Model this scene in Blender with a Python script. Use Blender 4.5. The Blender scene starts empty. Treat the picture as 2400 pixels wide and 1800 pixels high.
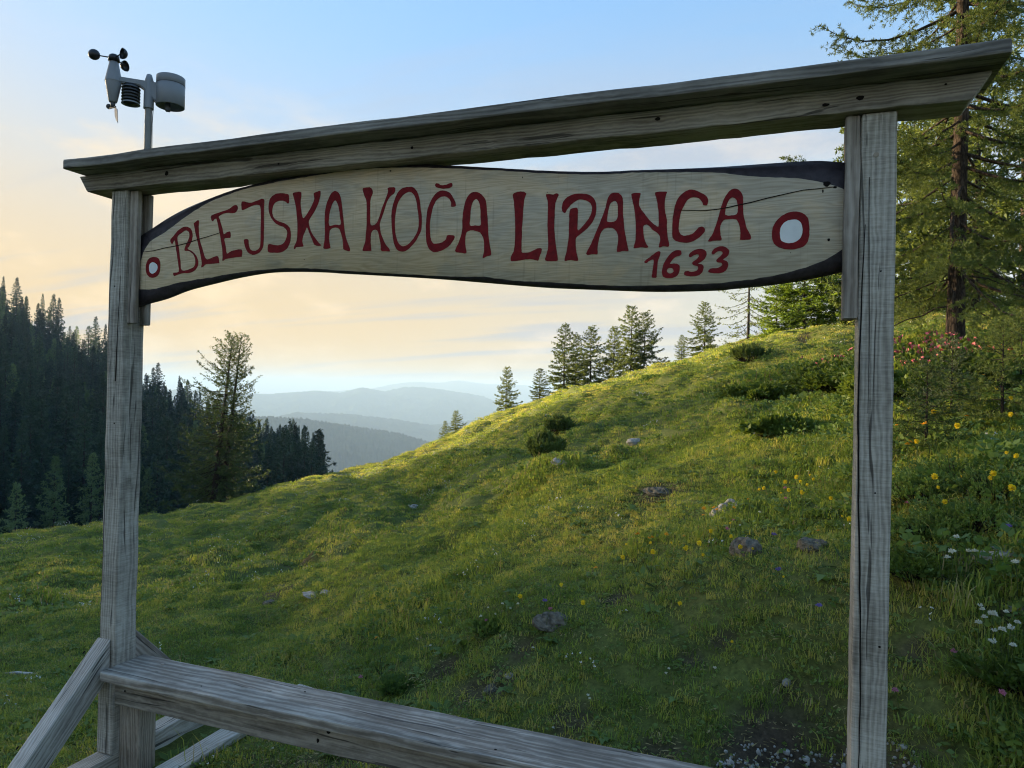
import bpy, bmesh, math, random
import numpy as np
from mathutils import Vector, Matrix, Quaternion

SC = bpy.context.scene
COL = SC.collection
random.seed(7)
RNG = np.random.default_rng(7)

# ------------------------------------------------------------------ camera
YAW, PITCH, ROLL = math.radians(110.36), math.radians(0.47), math.radians(1.26)
CAM = np.array([0.0, -2.5, 1.5])
FWD = np.array([math.cos(YAW) * math.cos(PITCH), math.sin(YAW) * math.cos(PITCH), math.sin(PITCH)])
RT0 = np.array([math.sin(YAW), -math.cos(YAW), 0.0])
UP0 = np.cross(RT0, FWD)
RT = math.cos(ROLL) * RT0 + math.sin(ROLL) * UP0
UP = -math.sin(ROLL) * RT0 + math.cos(ROLL) * UP0
cam_data = bpy.data.cameras.new('camera')
cam_data.sensor_width = 36.0
cam_data.lens = 1664.0 / 2400.0 * 36.0
cam_data.clip_start = 0.05
cam_data.clip_end = 80000.0
cam = bpy.data.objects.new('camera', cam_data)
cam.matrix_world = Matrix(((RT[0], UP[0], -FWD[0], CAM[0]), (RT[1], UP[1], -FWD[1], CAM[1]),
                           (RT[2], UP[2], -FWD[2], CAM[2]), (0, 0, 0, 1)))
COL.objects.link(cam)
SC.camera = cam

# ------------------------------------------------------------------ sun and sky
SUN_THETA = -64.0          # degrees left of the direction the camera looks in
SUN_EL = math.radians(10.5)
sun_az = YAW - math.radians(SUN_THETA)      # math angle of the sun in the XY plane
SUN_DIR = Vector((math.cos(sun_az) * math.cos(SUN_EL), math.sin(sun_az) * math.cos(SUN_EL), math.sin(SUN_EL)))
sd = bpy.data.lights.new('sun', 'SUN')
sd.energy = 5.0
sd.color = (1.0, 0.77, 0.47)
sd.angle = math.radians(0.6)
sun = bpy.data.objects.new('sun', sd)
sun.rotation_euler = SUN_DIR.to_track_quat('Z', 'Y').to_euler()
sun.location = (-30, 0, 40)
COL.objects.link(sun)

world = bpy.data.worlds.new('World')
SC.world = world
world.use_nodes = True
WT = world.node_tree
WT.nodes.clear()


def N(tree, kind, **kw):
    n = tree.nodes.new(kind)
    for k, v in kw.items():
        if k == 'inp':
            for i, val in v.items():
                n.inputs[i].default_value = val
        else:
            setattr(n, k, v)
    return n


def build_sky():
    L = WT.links.new
    out = N(WT, 'ShaderNodeOutputWorld')
    bg = N(WT, 'ShaderNodeBackground', inp={'Strength': SKY_STRENGTH})
    sky = N(WT, 'ShaderNodeTexSky', sky_type='NISHITA', sun_disc=False)
    sky.sun_elevation = SUN_EL
    sky.sun_rotation = math.pi / 2 - sun_az
    sky.altitude = 1600
    sky.air_density = 1.1
    sky.dust_density = 2.2
    sky.ozone_density = 1.6
    geo = N(WT, 'ShaderNodeTexCoord')
    nrm = N(WT, 'ShaderNodeVectorMath', operation='NORMALIZE')
    L(geo.outputs['Generated'], nrm.inputs[0])
    sep = N(WT, 'ShaderNodeSeparateXYZ')
    L(nrm.outputs[0], sep.inputs[0])
    # horizon veil of thin haze: warm and pale, thicker towards the horizon all the way round
    h = N(WT, 'ShaderNodeMapRange', interpolation_type='SMOOTHERSTEP', inp={1: -0.02, 2: 0.52, 3: 0.92, 4: 0.0})
    L(sep.outputs['Z'], h.inputs[0])
    dotn = N(WT, 'ShaderNodeVectorMath', operation='DOT_PRODUCT')
    L(nrm.outputs[0], dotn.inputs[0])
    dotn.inputs[1].default_value = SUN_DIR[:]
    sunw = N(WT, 'ShaderNodeMapRange', interpolation_type='SMOOTHSTEP', inp={1: -0.22, 2: 0.80, 3: 0.0, 4: 1.0})
    L(dotn.outputs['Value'], sunw.inputs[0])
    veil = N(WT, 'ShaderNodeMix', data_type='RGBA')
    L(sunw.outputs[0], veil.inputs['Factor'])
    veil.inputs[6].default_value = (1.34, 1.42, 1.42, 1)
    veil.inputs[7].default_value = (1.92, 1.33, 0.64, 1)
    # even out the very bright side towards the sun, keep the blue overhead
    lum = N(WT, 'ShaderNodeRGBToBW')
    L(sky.outputs[0], lum.inputs[0])
    den = N(WT, 'ShaderNodeMath', operation='MULTIPLY_ADD', inp={1: 0.52, 2: 0.45})
    L(lum.outputs[0], den.inputs[0])
    inv = N(WT, 'ShaderNodeMath', operation='DIVIDE', inp={0: 1.0})
    L(den.outputs[0], inv.inputs[1])
    comp = N(WT, 'ShaderNodeVectorMath', operation='SCALE')
    L(sky.outputs[0], comp.inputs[0])
    L(inv.outputs[0], comp.inputs['Scale'])
    hs = N(WT, 'ShaderNodeHueSaturation', inp={'Saturation': 1.08, 'Value': 1.0})
    L(comp.outputs[0], hs.inputs['Color'])
    tint = N(WT, 'ShaderNodeVectorMath', operation='MULTIPLY')
    L(hs.outputs[0], tint.inputs[0])
    tint.inputs[1].default_value = (1.0, 1.0, 0.96)
    m1 = N(WT, 'ShaderNodeMix', data_type='RGBA')
    L(h.outputs[0], m1.inputs['Factor'])
    L(tint.outputs[0], m1.inputs[6])
    L(veil.outputs[2], m1.inputs[7])
    # clouds on a flat layer overhead: direction / height, stretched into streaks
    zc = N(WT, 'ShaderNodeMath', operation='MAXIMUM', inp={1: 0.0})
    L(sep.outputs['Z'], zc.inputs[0])
    zd = N(WT, 'ShaderNodeMath', operation='ADD', inp={1: 0.12})
    L(zc.outputs[0], zd.inputs[0])
    pl = N(WT, 'ShaderNodeVectorMath', operation='DIVIDE')
    L(nrm.outputs[0], pl.inputs[0])
    cmb = N(WT, 'ShaderNodeCombineXYZ')
    for i in range(3):
        L(zd.outputs[0], cmb.inputs[i])
    L(cmb.outputs[0], pl.inputs[1])
    mp = N(WT, 'ShaderNodeMapping', inp={'Rotation': (0, 0, YAW - math.radians(62)), 'Scale': (0.35, 2.0, 0.0), 'Location': (1.3, 0.7, 0)})
    mp.vector_type = 'TEXTURE' if False else 'POINT'
    L(pl.outputs[0], mp.inputs[0])
    no = N(WT, 'ShaderNodeTexNoise', inp={'Scale': 0.9, 'Detail': 5.0, 'Roughness': 0.55, 'Distortion': 0.35})
    L(mp.outputs[0], no.inputs['Vector'])
    cr = N(WT, 'ShaderNodeMapRange', interpolation_type='SMOOTHSTEP', inp={1: 0.49, 2: 0.64, 3: 0.0, 4: 0.75})
    L(no.outputs['Fac'], cr.inputs[0])
    # small puffs low over the horizon
    mp2 = N(WT, 'ShaderNodeMapping', inp={'Scale': (5.0, 5.0, 13.0)})
    L(nrm.outputs[0], mp2.inputs[0])
    no2 = N(WT, 'ShaderNodeTexNoise', inp={'Scale': 1.0, 'Detail': 5.0, 'Roughness': 0.6})
    L(mp2.outputs[0], no2.inputs['Vector'])
    cr2 = N(WT, 'ShaderNodeMapRange', interpolation_type='SMOOTHSTEP', inp={1: 0.50, 2: 0.68, 3: 0.0, 4: 0.55})
    L(no2.outputs['Fac'], cr2.inputs[0])
    band = N(WT, 'ShaderNodeMapRange', interpolation_type='SMOOTHSTEP', inp={1: 0.42, 2: 0.22, 3: 0.0, 4: 1.0})
    L(sep.outputs['Z'], band.inputs[0])
    bm2 = N(WT, 'ShaderNodeMath', operation='MULTIPLY')
    L(cr2.outputs[0], bm2.inputs[0])
    L(band.outputs[0], bm2.inputs[1])
    bm1 = N(WT, 'ShaderNodeMath', operation='MULTIPLY')
    L(cr.outputs[0], bm1.inputs[0])
    band1 = N(WT, 'ShaderNodeMapRange', interpolation_type='SMOOTHSTEP', inp={1: 0.5, 2: 0.28, 3: 0.0, 4: 1.0})
    L(sep.outputs['Z'], band1.inputs[0])
    L(band1.outputs[0], bm1.inputs[1])
    m2 = N(WT, 'ShaderNodeMix', data_type='RGBA')
    L(bm1.outputs[0], m2.inputs['Factor'])
    L(m1.outputs[2], m2.inputs[6])
    m2.inputs[7].default_value = (1.10, 1.16, 1.28, 1)
    puff = N(WT, 'ShaderNodeMix', data_type='RGBA')
    L(sunw.outputs[0], puff.inputs['Factor'])
    puff.inputs[6].default_value = (2.1, 1.92, 1.72, 1)
    puff.inputs[7].default_value = (2.35, 1.82, 1.12, 1)
    m3 = N(WT, 'ShaderNodeMix', data_type='RGBA')
    L(bm2.outputs[0], m3.inputs['Factor'])
    L(m2.outputs[2], m3.inputs[6])
    L(puff.outputs[2], m3.inputs[7])
    L(m3.outputs[2], bg.inputs['Color'])
    L(bg.outputs[0], out.inputs[0])


SKY_STRENGTH = 0.11
build_sky()

SC.view_settings.view_transform = 'Standard'
SC.view_settings.look = 'None'
SC.view_settings.exposure = 2.25
SC.view_settings.gamma = 1.0
SC.view_settings.use_curve_mapping = False
SC.render.engine = 'CYCLES'
CY = SC.cycles
CY.use_denoising = True
CY.denoiser = 'OPENIMAGEDENOISE'
CY.max_bounces = 6
CY.diffuse_bounces = 3
CY.glossy_bounces = 2
CY.transmission_bounces = 4
CY.transparent_max_bounces = 8
CY.volume_bounces = 1
CY.use_adaptive_sampling = True
CY.adaptive_threshold = 0.02
CY.sample_clamp_indirect = 4.0
CY.filter_width = 1.1

# ------------------------------------------------------------------ helpers: objects and tags
def tag(o, label=None, cat=None, group=None, kind=None):
    if label: o['label'] = label
    if cat: o['category'] = cat
    if group: o['group'] = group
    if kind: o['kind'] = kind
    return o


def empty(name, loc=(0, 0, 0), rz=0.0, scale=1.0):
    o = bpy.data.objects.new(name, None)
    o.empty_display_size = 0.1
    o.location = loc
    o.rotation_euler = (0, 0, rz)
    o.scale = (scale,) * 3
    COL.objects.link(o)
    return o


def link(name, me, mats, parent=None):
    o = bpy.data.objects.new(name, me)
    if mats is not None and not me.materials:
        for m in (mats if isinstance(mats, (list, tuple)) else [mats]):
            me.materials.append(m)
    COL.objects.link(o)
    if parent is not None:
        o.parent = parent
    return o


def np_mesh(name, verts, faces, midx=None, smooth=False):
    """verts (n,3), faces: array (m,3) or (m,4), or list of such arrays"""
    me = bpy.data.meshes.new(name)
    if not isinstance(faces, list):
        faces = [faces]
    faces = [np.asarray(f, dtype=np.int32) for f in faces if len(f)]
    verts = np.asarray(verts, dtype=np.float32)
    me.vertices.add(len(verts))
    me.vertices.foreach_set('co', verts.ravel())
    nl = sum(f.size for f in faces)
    npoly = sum(len(f) for f in faces)
    me.loops.add(nl)
    me.polygons.add(npoly)
    me.loops.foreach_set('vertex_index', np.concatenate([f.ravel() for f in faces]))
    sizes = np.concatenate([np.full(len(f), f.shape[1], dtype=np.int32) for f in faces])
    starts = np.concatenate([[0], np.cumsum(sizes)[:-1]]).astype(np.int32)
    me.polygons.foreach_set('loop_start', starts)
    if midx is not None:
        me.polygons.foreach_set('material_index', np.asarray(midx, dtype=np.int32))
    if smooth:
        me.polygons.foreach_set('use_smooth', np.ones(npoly, dtype=bool))
    me.update(calc_edges=True)
    me.validate()
    return me


def bm_mesh(name, bm, smooth=False):
    me = bpy.data.meshes.new(name)
    bm.normal_update()
    bm.to_mesh(me)
    bm.free()
    if smooth:
        me.polygons.foreach_set('use_smooth', np.ones(len(me.polygons), dtype=bool))
    return me


# ------------------------------------------------------------------ materials
def new_mat(name):
    m = bpy.data.materials.new(name)
    m.use_nodes = True
    t = m.node_tree
    t.nodes.clear()
    out = N(t, 'ShaderNodeOutputMaterial')
    return m, t, out


def ramp(t, stops, interp='LINEAR'):
    r = N(t, 'ShaderNodeValToRGB')
    r.color_ramp.interpolation = interp
    el = r.color_ramp.elements
    while len(el) < len(stops):
        el.new(0.5)
    for e, (p, c) in zip(el, stops):
        e.position = p
        e.color = (*c, 1) if len(c) == 3 else c
    return r


def wood_mat(name, axis='X', cols=((0.075, 0.066, 0.056), (0.19, 0.175, 0.155), (0.30, 0.285, 0.26)),
             ring=26.0, seed=0.0, saw=0.0, rough=0.75, bump=0.5, sheen=0.25):
    """weathered larch timber: growth rings about an off-centre pith along the timber's axis, fine checks, saw marks"""
    m, t, out = new_mat(name)
    L = t.links.new
    tc = N(t, 'ShaderNodeTexCoord')
    i = 'XYZ'.index(axis)
    off = N(t, 'ShaderNodeVectorMath', operation='ADD')
    L(tc.outputs['Object'], off.inputs[0])
    o3 = [0.061 + seed * 0.37, 0.083 + seed * 0.53, 0.047 + seed * 0.29]
    o3[i] = seed * 3.1
    off.inputs[1].default_value = o3
    # slow warp along the timber
    sc = [9.0, 9.0, 9.0]
    sc[i] = 0.9
    mp = N(t, 'ShaderNodeMapping', inp={'Scale': sc})
    L(off.outputs[0], mp.inputs[0])
    warp = N(t, 'ShaderNodeTexNoise', inp={'Scale': 1.0, 'Detail': 3.0, 'Roughness': 0.5})
    L(mp.outputs[0], warp.inputs['Vector'])
    wsub = N(t, 'ShaderNodeVectorMath', operation='SUBTRACT')
    L(warp.outputs['Color'], wsub.inputs[0])
    wsub.inputs[1].default_value = (0.5, 0.5, 0.5)
    wmul = N(t, 'ShaderNodeVectorMath', operation='SCALE', inp={'Scale': 0.10})
    L(wsub.outputs[0], wmul.inputs[0])
    wadd = N(t, 'ShaderNodeVectorMath', operation='ADD')
    L(off.outputs[0], wadd.inputs[0])
    L(wmul.outputs[0], wadd.inputs[1])
    wave = N(t, 'ShaderNodeTexWave', wave_type='RINGS', rings_direction=axis, wave_profile='SIN',
             inp={'Scale': ring, 'Distortion': 2.2, 'Detail': 3.0, 'Detail Scale': 1.2})
    L(wadd.outputs[0], wave.inputs['Vector'])
    # fine fibres
    sf = [190.0, 190.0, 190.0]
    sf[i] = 5.0
    mp2 = N(t, 'ShaderNodeMapping', inp={'Scale': sf})
    L(off.outputs[0], mp2.inputs[0])
    fib = N(t, 'ShaderNodeTexNoise', inp={'Scale': 1.0, 'Detail': 4.0, 'Roughness': 0.7})
    L(mp2.outputs[0], fib.inputs['Vector'])
    # large stains
    st = N(t, 'ShaderNodeTexNoise', inp={'Scale': 3.3, 'Detail': 5.0, 'Roughness': 0.6})
    L(off.outputs[0], st.inputs['Vector'])
    mix = N(t, 'ShaderNodeMath', operation='MULTIPLY_ADD', inp={1: 0.20})
    L(wave.outputs['Fac'], mix.inputs[0])
    fs = N(t, 'ShaderNodeMath', operation='MULTIPLY', inp={1: 0.52})
    L(fib.outputs['Fac'], fs.inputs[0])
    L(fs.outputs[0], mix.inputs[2])
    add = N(t, 'ShaderNodeMath', operation='MULTIPLY_ADD', inp={1: 0.74})
    L(st.outputs['Fac'], add.inputs[0])
    L(mix.outputs[0], add.inputs[2])
    height = add
    fac = add
    if saw:
        ss = [30.0, 30.0, 30.0]
        ss[i] = 430.0
        mp3 = N(t, 'ShaderNodeMapping', inp={'Scale': ss})
        L(off.outputs[0], mp3.inputs[0])
        sw = N(t, 'ShaderNodeTexNoise', inp={'Scale': 0.5, 'Detail': 3.0, 'Roughness': 0.65})
        L(mp3.outputs[0], sw.inputs['Vector'])
        sm = N(t, 'ShaderNodeMath', operation='MULTIPLY_ADD', inp={1: saw})
        L(sw.outputs['Fac'], sm.inputs[0])
        L(add.outputs[0], sm.inputs[2])
        fac = N(t, 'ShaderNodeMath', operation='SUBTRACT', inp={1: saw * 0.5})
        L(sm.outputs[0], fac.inputs[0])
        height = fac
    r = ramp(t, [(0.43, cols[0]), (0.70, cols[1]), (0.97, cols[2])])
    L(fac.outputs[0], r.inputs['Fac'])
    # dark checks (thin cracks along the grain)
    sk = [55.0, 55.0, 55.0]
    sk[i] = 1.1
    mp4 = N(t, 'ShaderNodeMapping', inp={'Scale': sk})
    L(wadd.outputs[0], mp4.inputs[0])
    vk = N(t, 'ShaderNodeTexNoise', inp={'Scale': 1.0, 'Detail': 2.0, 'Roughness': 0.5})
    L(mp4.outputs[0], vk.inputs['Vector'])
    ck = N(t, 'ShaderNodeMapRange', interpolation_type='SMOOTHSTEP', inp={1: 0.635, 2: 0.68, 3: 0.0, 4: 0.8})
    L(vk.outputs['Fac'], ck.inputs[0])
    cm = N(t, 'ShaderNodeMix', data_type='RGBA')
    L(ck.outputs[0], cm.inputs['Factor'])
    L(r.outputs[0], cm.inputs[6])
    cm.inputs[7].default_value = (0.025, 0.021, 0.018, 1)
    b = N(t, 'ShaderNodeBsdfPrincipled', inp={'Roughness': rough})
    b.inputs['Specular IOR Level'].default_value = sheen
    L(cm.outputs[2], b.inputs['Base Color'])
    hs = N(t, 'ShaderNodeMath', operation='SUBTRACT')
    L(height.outputs[0], hs.inputs[0])
    L(ck.outputs[0], hs.inputs[1])
    bp = N(t, 'ShaderNodeBump', inp={'Strength': bump, 'Distance': 0.004})
    L(hs.outputs[0], bp.inputs['Height'])
    L(bp.outputs[0], b.inputs['Normal'])
    L(b.outputs[0], out.inputs[0])
    return m


def plain_mat(name, col, rough=0.6, spec=0.4, noise=0.0, nscale=20.0, bump=0.0, col2=None):
    m, t, out = new_mat(name)
    L = t.links.new
    b = N(t, 'ShaderNodeBsdfPrincipled', inp={'Roughness': rough})
    b.inputs['Specular IOR Level'].default_value = spec
    tc = N(t, 'ShaderNodeTexCoord')
    no = N(t, 'ShaderNodeTexNoise', inp={'Scale': nscale, 'Detail': 6.0, 'Roughness': 0.6})
    L(tc.outputs['Object'], no.inputs['Vector'])
    c2 = col2 or tuple(min(1, c * (1 - noise)) for c in col)
    c1 = col if col2 else tuple(min(1, c * (1 + noise)) for c in col)
    r = ramp(t, [(0.3, c2), (0.7, c1)])
    L(no.outputs['Fac'], r.inputs['Fac'])
    L(r.outputs[0], b.inputs['Base Color'])
    if bump:
        bp = N(t, 'ShaderNodeBump', inp={'Strength': bump, 'Distance': 0.01})
        L(no.outputs['Fac'], bp.inputs['Height'])
        L(bp.outputs[0], b.inputs['Normal'])
    L(b.outputs[0], out.inputs[0])
    return m


def leaf_mat(name, c1, c2, trans=0.35, tcol=None, nscale=0.6, rough=0.6, rand=True, spec=0.2, stops=None):
    """foliage: base colour varies by place and by plant, light also comes through the leaf"""
    m, t, out = new_mat(name)
    L = t.links.new
    geo = N(t, 'ShaderNodeNewGeometry')
    no = N(t, 'ShaderNodeTexNoise', inp={'Scale': nscale, 'Detail': 4.0, 'Roughness': 0.6})
    L(geo.outputs['Position'], no.inputs['Vector'])
    oi = N(t, 'ShaderNodeObjectInfo')
    a = N(t, 'ShaderNodeMath', operation='MULTIPLY_ADD', inp={1: 0.35, 2: -0.17})
    L(oi.outputs['Random'], a.inputs[0])
    s = N(t, 'ShaderNodeMath', operation='ADD')
    L(no.outputs['Fac'], s.inputs[0])
    L(a.outputs[0], s.inputs[1])
    r = ramp(t, stops or [(0.3, c1), (0.72, c2)])
    L(s.outputs[0], r.inputs['Fac'])
    b = N(t, 'ShaderNodeBsdfPrincipled', inp={'Roughness': rough})
    b.inputs['Specular IOR Level'].default_value = spec
    L(r.outputs[0], b.inputs['Base Color'])
    tr = N(t, 'ShaderNodeBsdfTranslucent')
    g = N(t, 'ShaderNodeMix', data_type='RGBA', blend_type='MULTIPLY', inp={'Factor': 1.0})
    L(r.outputs[0], g.inputs[6])
    g.inputs[7].default_value = (*(tcol or (1.5, 1.35, 0.7)), 1)
    L(g.outputs[2], tr.inputs['Color'])
    mx = N(t, 'ShaderNodeMixShader', inp={0: trans})
    L(b.outputs[0], mx.inputs[1])
    L(tr.outputs[0], mx.inputs[2])
    L(mx.outputs[0], out.inputs[0])
    return m


GREY = ((0.081, 0.068, 0.053), (0.225, 0.198, 0.163), (0.379, 0.341, 0.286))
M = {}
M['wood_x'] = wood_mat('weathered_timber_lengthwise', 'X', GREY, seed=0.3)
M['wood_cap'] = wood_mat('weathered_cap_board', 'X', ((0.059, 0.053, 0.045), (0.161, 0.147, 0.129), (0.280, 0.259, 0.230)), ring=17.0, seed=1.4)
M['wood_z'] = wood_mat('weathered_sawn_post', 'Z', ((0.127, 0.112, 0.091), (0.297, 0.272, 0.232), (0.476, 0.442, 0.384)), ring=20.0, seed=0.9, saw=0.55, bump=0.35)
M['wood_zb'] = wood_mat('weathered_batten', 'Z', ((0.085, 0.068, 0.053), (0.229, 0.193, 0.160), (0.391, 0.346, 0.298)), ring=15.0, seed=2.2)
M['wood_y'] = wood_mat('weathered_sill', 'Y', ((0.136, 0.112, 0.082), (0.340, 0.305, 0.251), (0.561, 0.520, 0.455)), seed=1.8)
M['wood_seat'] = wood_mat('worn_bench_seat', 'X', ((0.080, 0.066, 0.052), (0.195, 0.166, 0.136), (0.440, 0.395, 0.338)), ring=12.0, seed=0.62, rough=0.62, sheen=0.25)
M['wood_brace'] = wood_mat('weathered_brace', 'Z', ((0.136, 0.120, 0.103), (0.340, 0.314, 0.276), (0.544, 0.508, 0.455)), seed=3.3)
M['wood_leg'] = wood_mat('brown_bench_leg', 'Z', ((0.093, 0.071, 0.052), (0.263, 0.218, 0.169), (0.425, 0.371, 0.306)), seed=4.1)
M['dark'] = plain_mat('dark_hole', (0.012, 0.010, 0.009), 0.9, 0.1)

# ------------------------------------------------------------------ timber builder
def timber_mesh(name, p0, p1, cut=0.16, bev=0.006, wob=0.0022, prof=None, seed=1, axis=None):
    """a sawn timber between two corners: box cut into short lengths, eased arrises, slightly uneven;
    prof(x, y, z) may move the vertices afterwards (mitred ends)"""
    p0, p1 = np.array(p0, float), np.array(p1, float)
    bm = bmesh.new()
    bmesh.ops.create_cube(bm, size=1.0)
    size = p1 - p0
    for v in bm.verts:
        c = (np.array(v.co) + 0.5) * size + p0
        v.co = c
    ax = int(np.argmax(size)) if axis is None else axis
    n = max(1, int(size[ax] / cut))
    bmesh.ops.bevel(bm, geom=[e for e in bm.edges], offset=bev, segments=2, affect='EDGES', profile=0.6)
    for k in range(1, n):
        co = [0, 0, 0]
        co[ax] = p0[ax] + size[ax] * k / n
        no = [0, 0, 0]
        no[ax] = 1
        bmesh.ops.bisect_plane(bm, geom=bm.verts[:] + bm.edges[:] + bm.faces[:], plane_co=co, plane_no=no)
    r = random.Random(seed)
    offs = {}
    for v in bm.verts:
        k = round(v.co[ax] * 200)
        if k not in offs:
            offs[k] = [r.uniform(-wob, wob) for _ in range(3)]
        for d in range(3):
            if d != ax:
                v.co[d] += offs[k][d] + r.uniform(-wob, wob) * 0.3
        if prof:
            v.co = prof(*v.co)
    return bm_mesh(name, bm)


def timber(name, p0, p1, mat, parent, **kw):
    """mesh in its own local frame so that the grain starts at the timber itself"""
    p0, p1 = np.array(p0, float), np.array(p1, float)
    me = timber_mesh(name, p0, p1, **kw)
    return link(name, me, mat, parent)


def disc_mesh(name, a, b, n=14, th=0.0015, seed=0):
    """small irregular flat ellipse in the local XZ plane, facing -Y"""
    r = random.Random(seed)
    bm = bmesh.new()
    vs = []
    for k in range(n):
        t = 2 * math.pi * k / n
        s = r.uniform(0.85, 1.1)
        vs.append(bm.verts.new((a * s * math.cos(t), 0, b * s * math.sin(t))))
    f = bm.faces.new(vs)
    ex = bmesh.ops.extrude_face_region(bm, geom=[f])
    for v in [g for g in ex['geom'] if isinstance(g, bmesh.types.BMVert)]:
        v.co.y += th
    bmesh.ops.recalc_face_normals(bm, faces=bm.faces[:])
    return bm_mesh(name, bm)


def strip_mesh(name, pts, w, th=0.001, plane='XZ', side=-1):
    """thin tapering dark line (a drying crack) along points of a plane"""
    pts = [np.array(p, float) for p in pts]
    n = len(pts)
    vs, fs = [], []
    for k, p in enumerate(pts):
        d = pts[min(k + 1, n - 1)] - pts[max(k - 1, 0)]
        d /= np.linalg.norm(d) + 1e-9
        nn = np.array([-d[1], d[0]])
        ww = w * (0.25 + 0.75 * math.sin(math.pi * (0.1 + 0.85 * k / (n - 1)))) * 0.5
        for s in (1, -1):
            vs.append(p + nn * ww * s)
    vs = np.array(vs)
    V = np.zeros((len(vs) * 2, 3))
    a, b = ('XYZ'.index(plane[0]), 'XYZ'.index(plane[1]))
    c = 3 - a - b
    V[:len(vs), a] = vs[:, 0]
    V[:len(vs), b] = vs[:, 1]
    V[len(vs):, a] = vs[:, 0]
    V[len(vs):, b] = vs[:, 1]
    V[:len(vs), c] = side * th
    V[len(vs):, c] = -side * th
    for k in range(n - 1):
        i = 2 * k
        m_ = len(vs)
        fs += [(i, i + 1, i + 3, i + 2), (m_ + i, m_ + i + 2, m_ + i + 3, m_ + i + 1),
               (i, i + 2, m_ + i + 2, m_ + i), (i + 1, m_ + i + 1, m_ + i + 3, i + 3)]
    return np_mesh(name, V, np.array(fs))


# ------------------------------------------------------------------ the gate
XL0, XL1, XR0, XR1 = -2.990, -2.889, 0.243, 0.346
gate = empty('sign_gate', (XL0 + 0.05, 0.05, -0.37))
tag(gate, 'tall weathered grey timber gate frame carrying the painted sign board', 'gate')
gate_inv = Matrix.Translation(Vector((-(XL0 + 0.05), -0.05, 0.37)))


def gp(name, p0, p1, mat, parent=None, **kw):
    o = timber(name, p0, p1, mat, None, **kw)
    o.parent = parent or gate
    o.matrix_parent_inverse = gate_inv
    return o


def gmesh(name, me, mat, loc, parent=None):
    o = link(name, me, mat)
    o.location = loc
    o.parent = parent or gate
    if parent is None:
        o.matrix_parent_inverse = gate_inv
    return o


def beam_ends(x, y, z):
    # chamfered lower corners of the beam's two ends
    if z < 2.462:
        t = (2.462 - z) / 0.055
        if x > 0.3:
            x = min(x, 0.592 - 0.055 * t)
        if x < -3.0:
            x = max(x, -3.170 + 0.055 * t)
    return (x, y, z)


ZB, ZC = 2.407, 2.489
post_l = gp('post', (XL0, 0.0, -0.262), (XL1, 0.117, ZB - 0.001), M['wood_z'], seed=3, bev=0.008, cut=0.12)
post_l['label'] = 'far left post of the gate'
post_r = gp('post', (XR0, 0.0, -0.30), (XR1, 0.117, ZB - 0.001), M['wood_z'], seed=5, bev=0.011, cut=0.12, wob=0.0022)
post_r['label'] = 'near right post of the gate with a long drying crack'
beam = gp('beam', (-3.172, -0.025, ZB), (0.592, 0.118, ZC - 0.002), M['wood_x'], seed=8, bev=0.006, prof=beam_ends, cut=0.06)
cap = gp('cap_board', (-3.150, -0.130, ZC), (0.615, 0.172, ZC + 0.042), M['wood_cap'], seed=9, bev=0.006, wob=0.003)
# battens that hold the board between them
gp('batten', (XL1 + 0.001, 0.016, 1.775), (XL1 + 0.050, 0.042, ZB - 0.003), M['wood_zb'], seed=11)
gp('batten', (XL1 + 0.001, 0.089, 1.772), (XL1 + 0.040, 0.118, ZB - 0.003), M['wood_zb'], seed=12)
gp('batten', (XR0 - 0.045, 0.004, 1.752), (XR0 - 0.001, 0.040, ZB - 0.003), M['wood_zb'], seed=13)
gp('batten', (XR0 - 0.040, 0.089, 1.755), (XR0 - 0.001, 0.117, ZB - 0.003), M['wood_zb'], seed=14)
# ground sill under the left post and its two braces
gp('sill', (XL0 - 0.005, -0.72, -0.375), (XL1 - 0.003, 0.80, -0.263), M['wood_y'], seed=15, bev=0.007)


# the front brace: its upper face runs from (y=0, z=.28) down towards the camera
def brace2(name, sgn, ytop, ztop, x0, x1, th, mat, seed):
    """profile in the YZ plane: parallelogram between post face and sill top"""
    yp = ytop
    dy = (ztop + 0.262)
    vth = th * math.sqrt(2)
    prof = [(yp, ztop), (yp + sgn * dy, -0.262), (yp + sgn * (dy - vth), -0.262), (yp, ztop - vth)]
    bm = bmesh.new()
    va = [bm.verts.new((x0, y, z)) for y, z in prof]
    vb = [bm.verts.new((x1, y, z)) for y, z in prof]
    bm.faces.new(va)
    bm.faces.new(vb[::-1])
    for k in range(4):
        bm.faces.new((va[k], vb[k], vb[(k + 1) % 4], va[(k + 1) % 4]))
    bmesh.ops.recalc_face_normals(bm, faces=bm.faces[:])
    bmesh.ops.bevel(bm, geom=bm.edges[:], offset=0.005, segments=2, affect='EDGES', profile=0.6)
    # local frame with Z along the timber so that the grain follows it
    c = Vector(((x0 + x1) / 2, yp + sgn * dy / 2, (ztop - 0.262) / 2))
    rot = Matrix.Rotation(math.radians(45) * sgn, 4, 'X')
    mw = Matrix.Translation(c) @ rot
    inv = mw.inverted()
    for v in bm.verts:
        v.co = inv @ v.co
    me = bm_mesh(name, bm)
    o = link(name, me, mat)
    o.matrix_world = mw
    o.parent = gate
    o.matrix_parent_inverse = gate_inv
    return o


br_f = brace2('brace', -1, -0.002, 0.283, -2.997, -2.915, 0.122, M['wood_brace'], 21)
brace2('brace', 1, 0.119, 0.300, -2.975, -2.900, 0.110, M['wood_zb'], 22)

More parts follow.
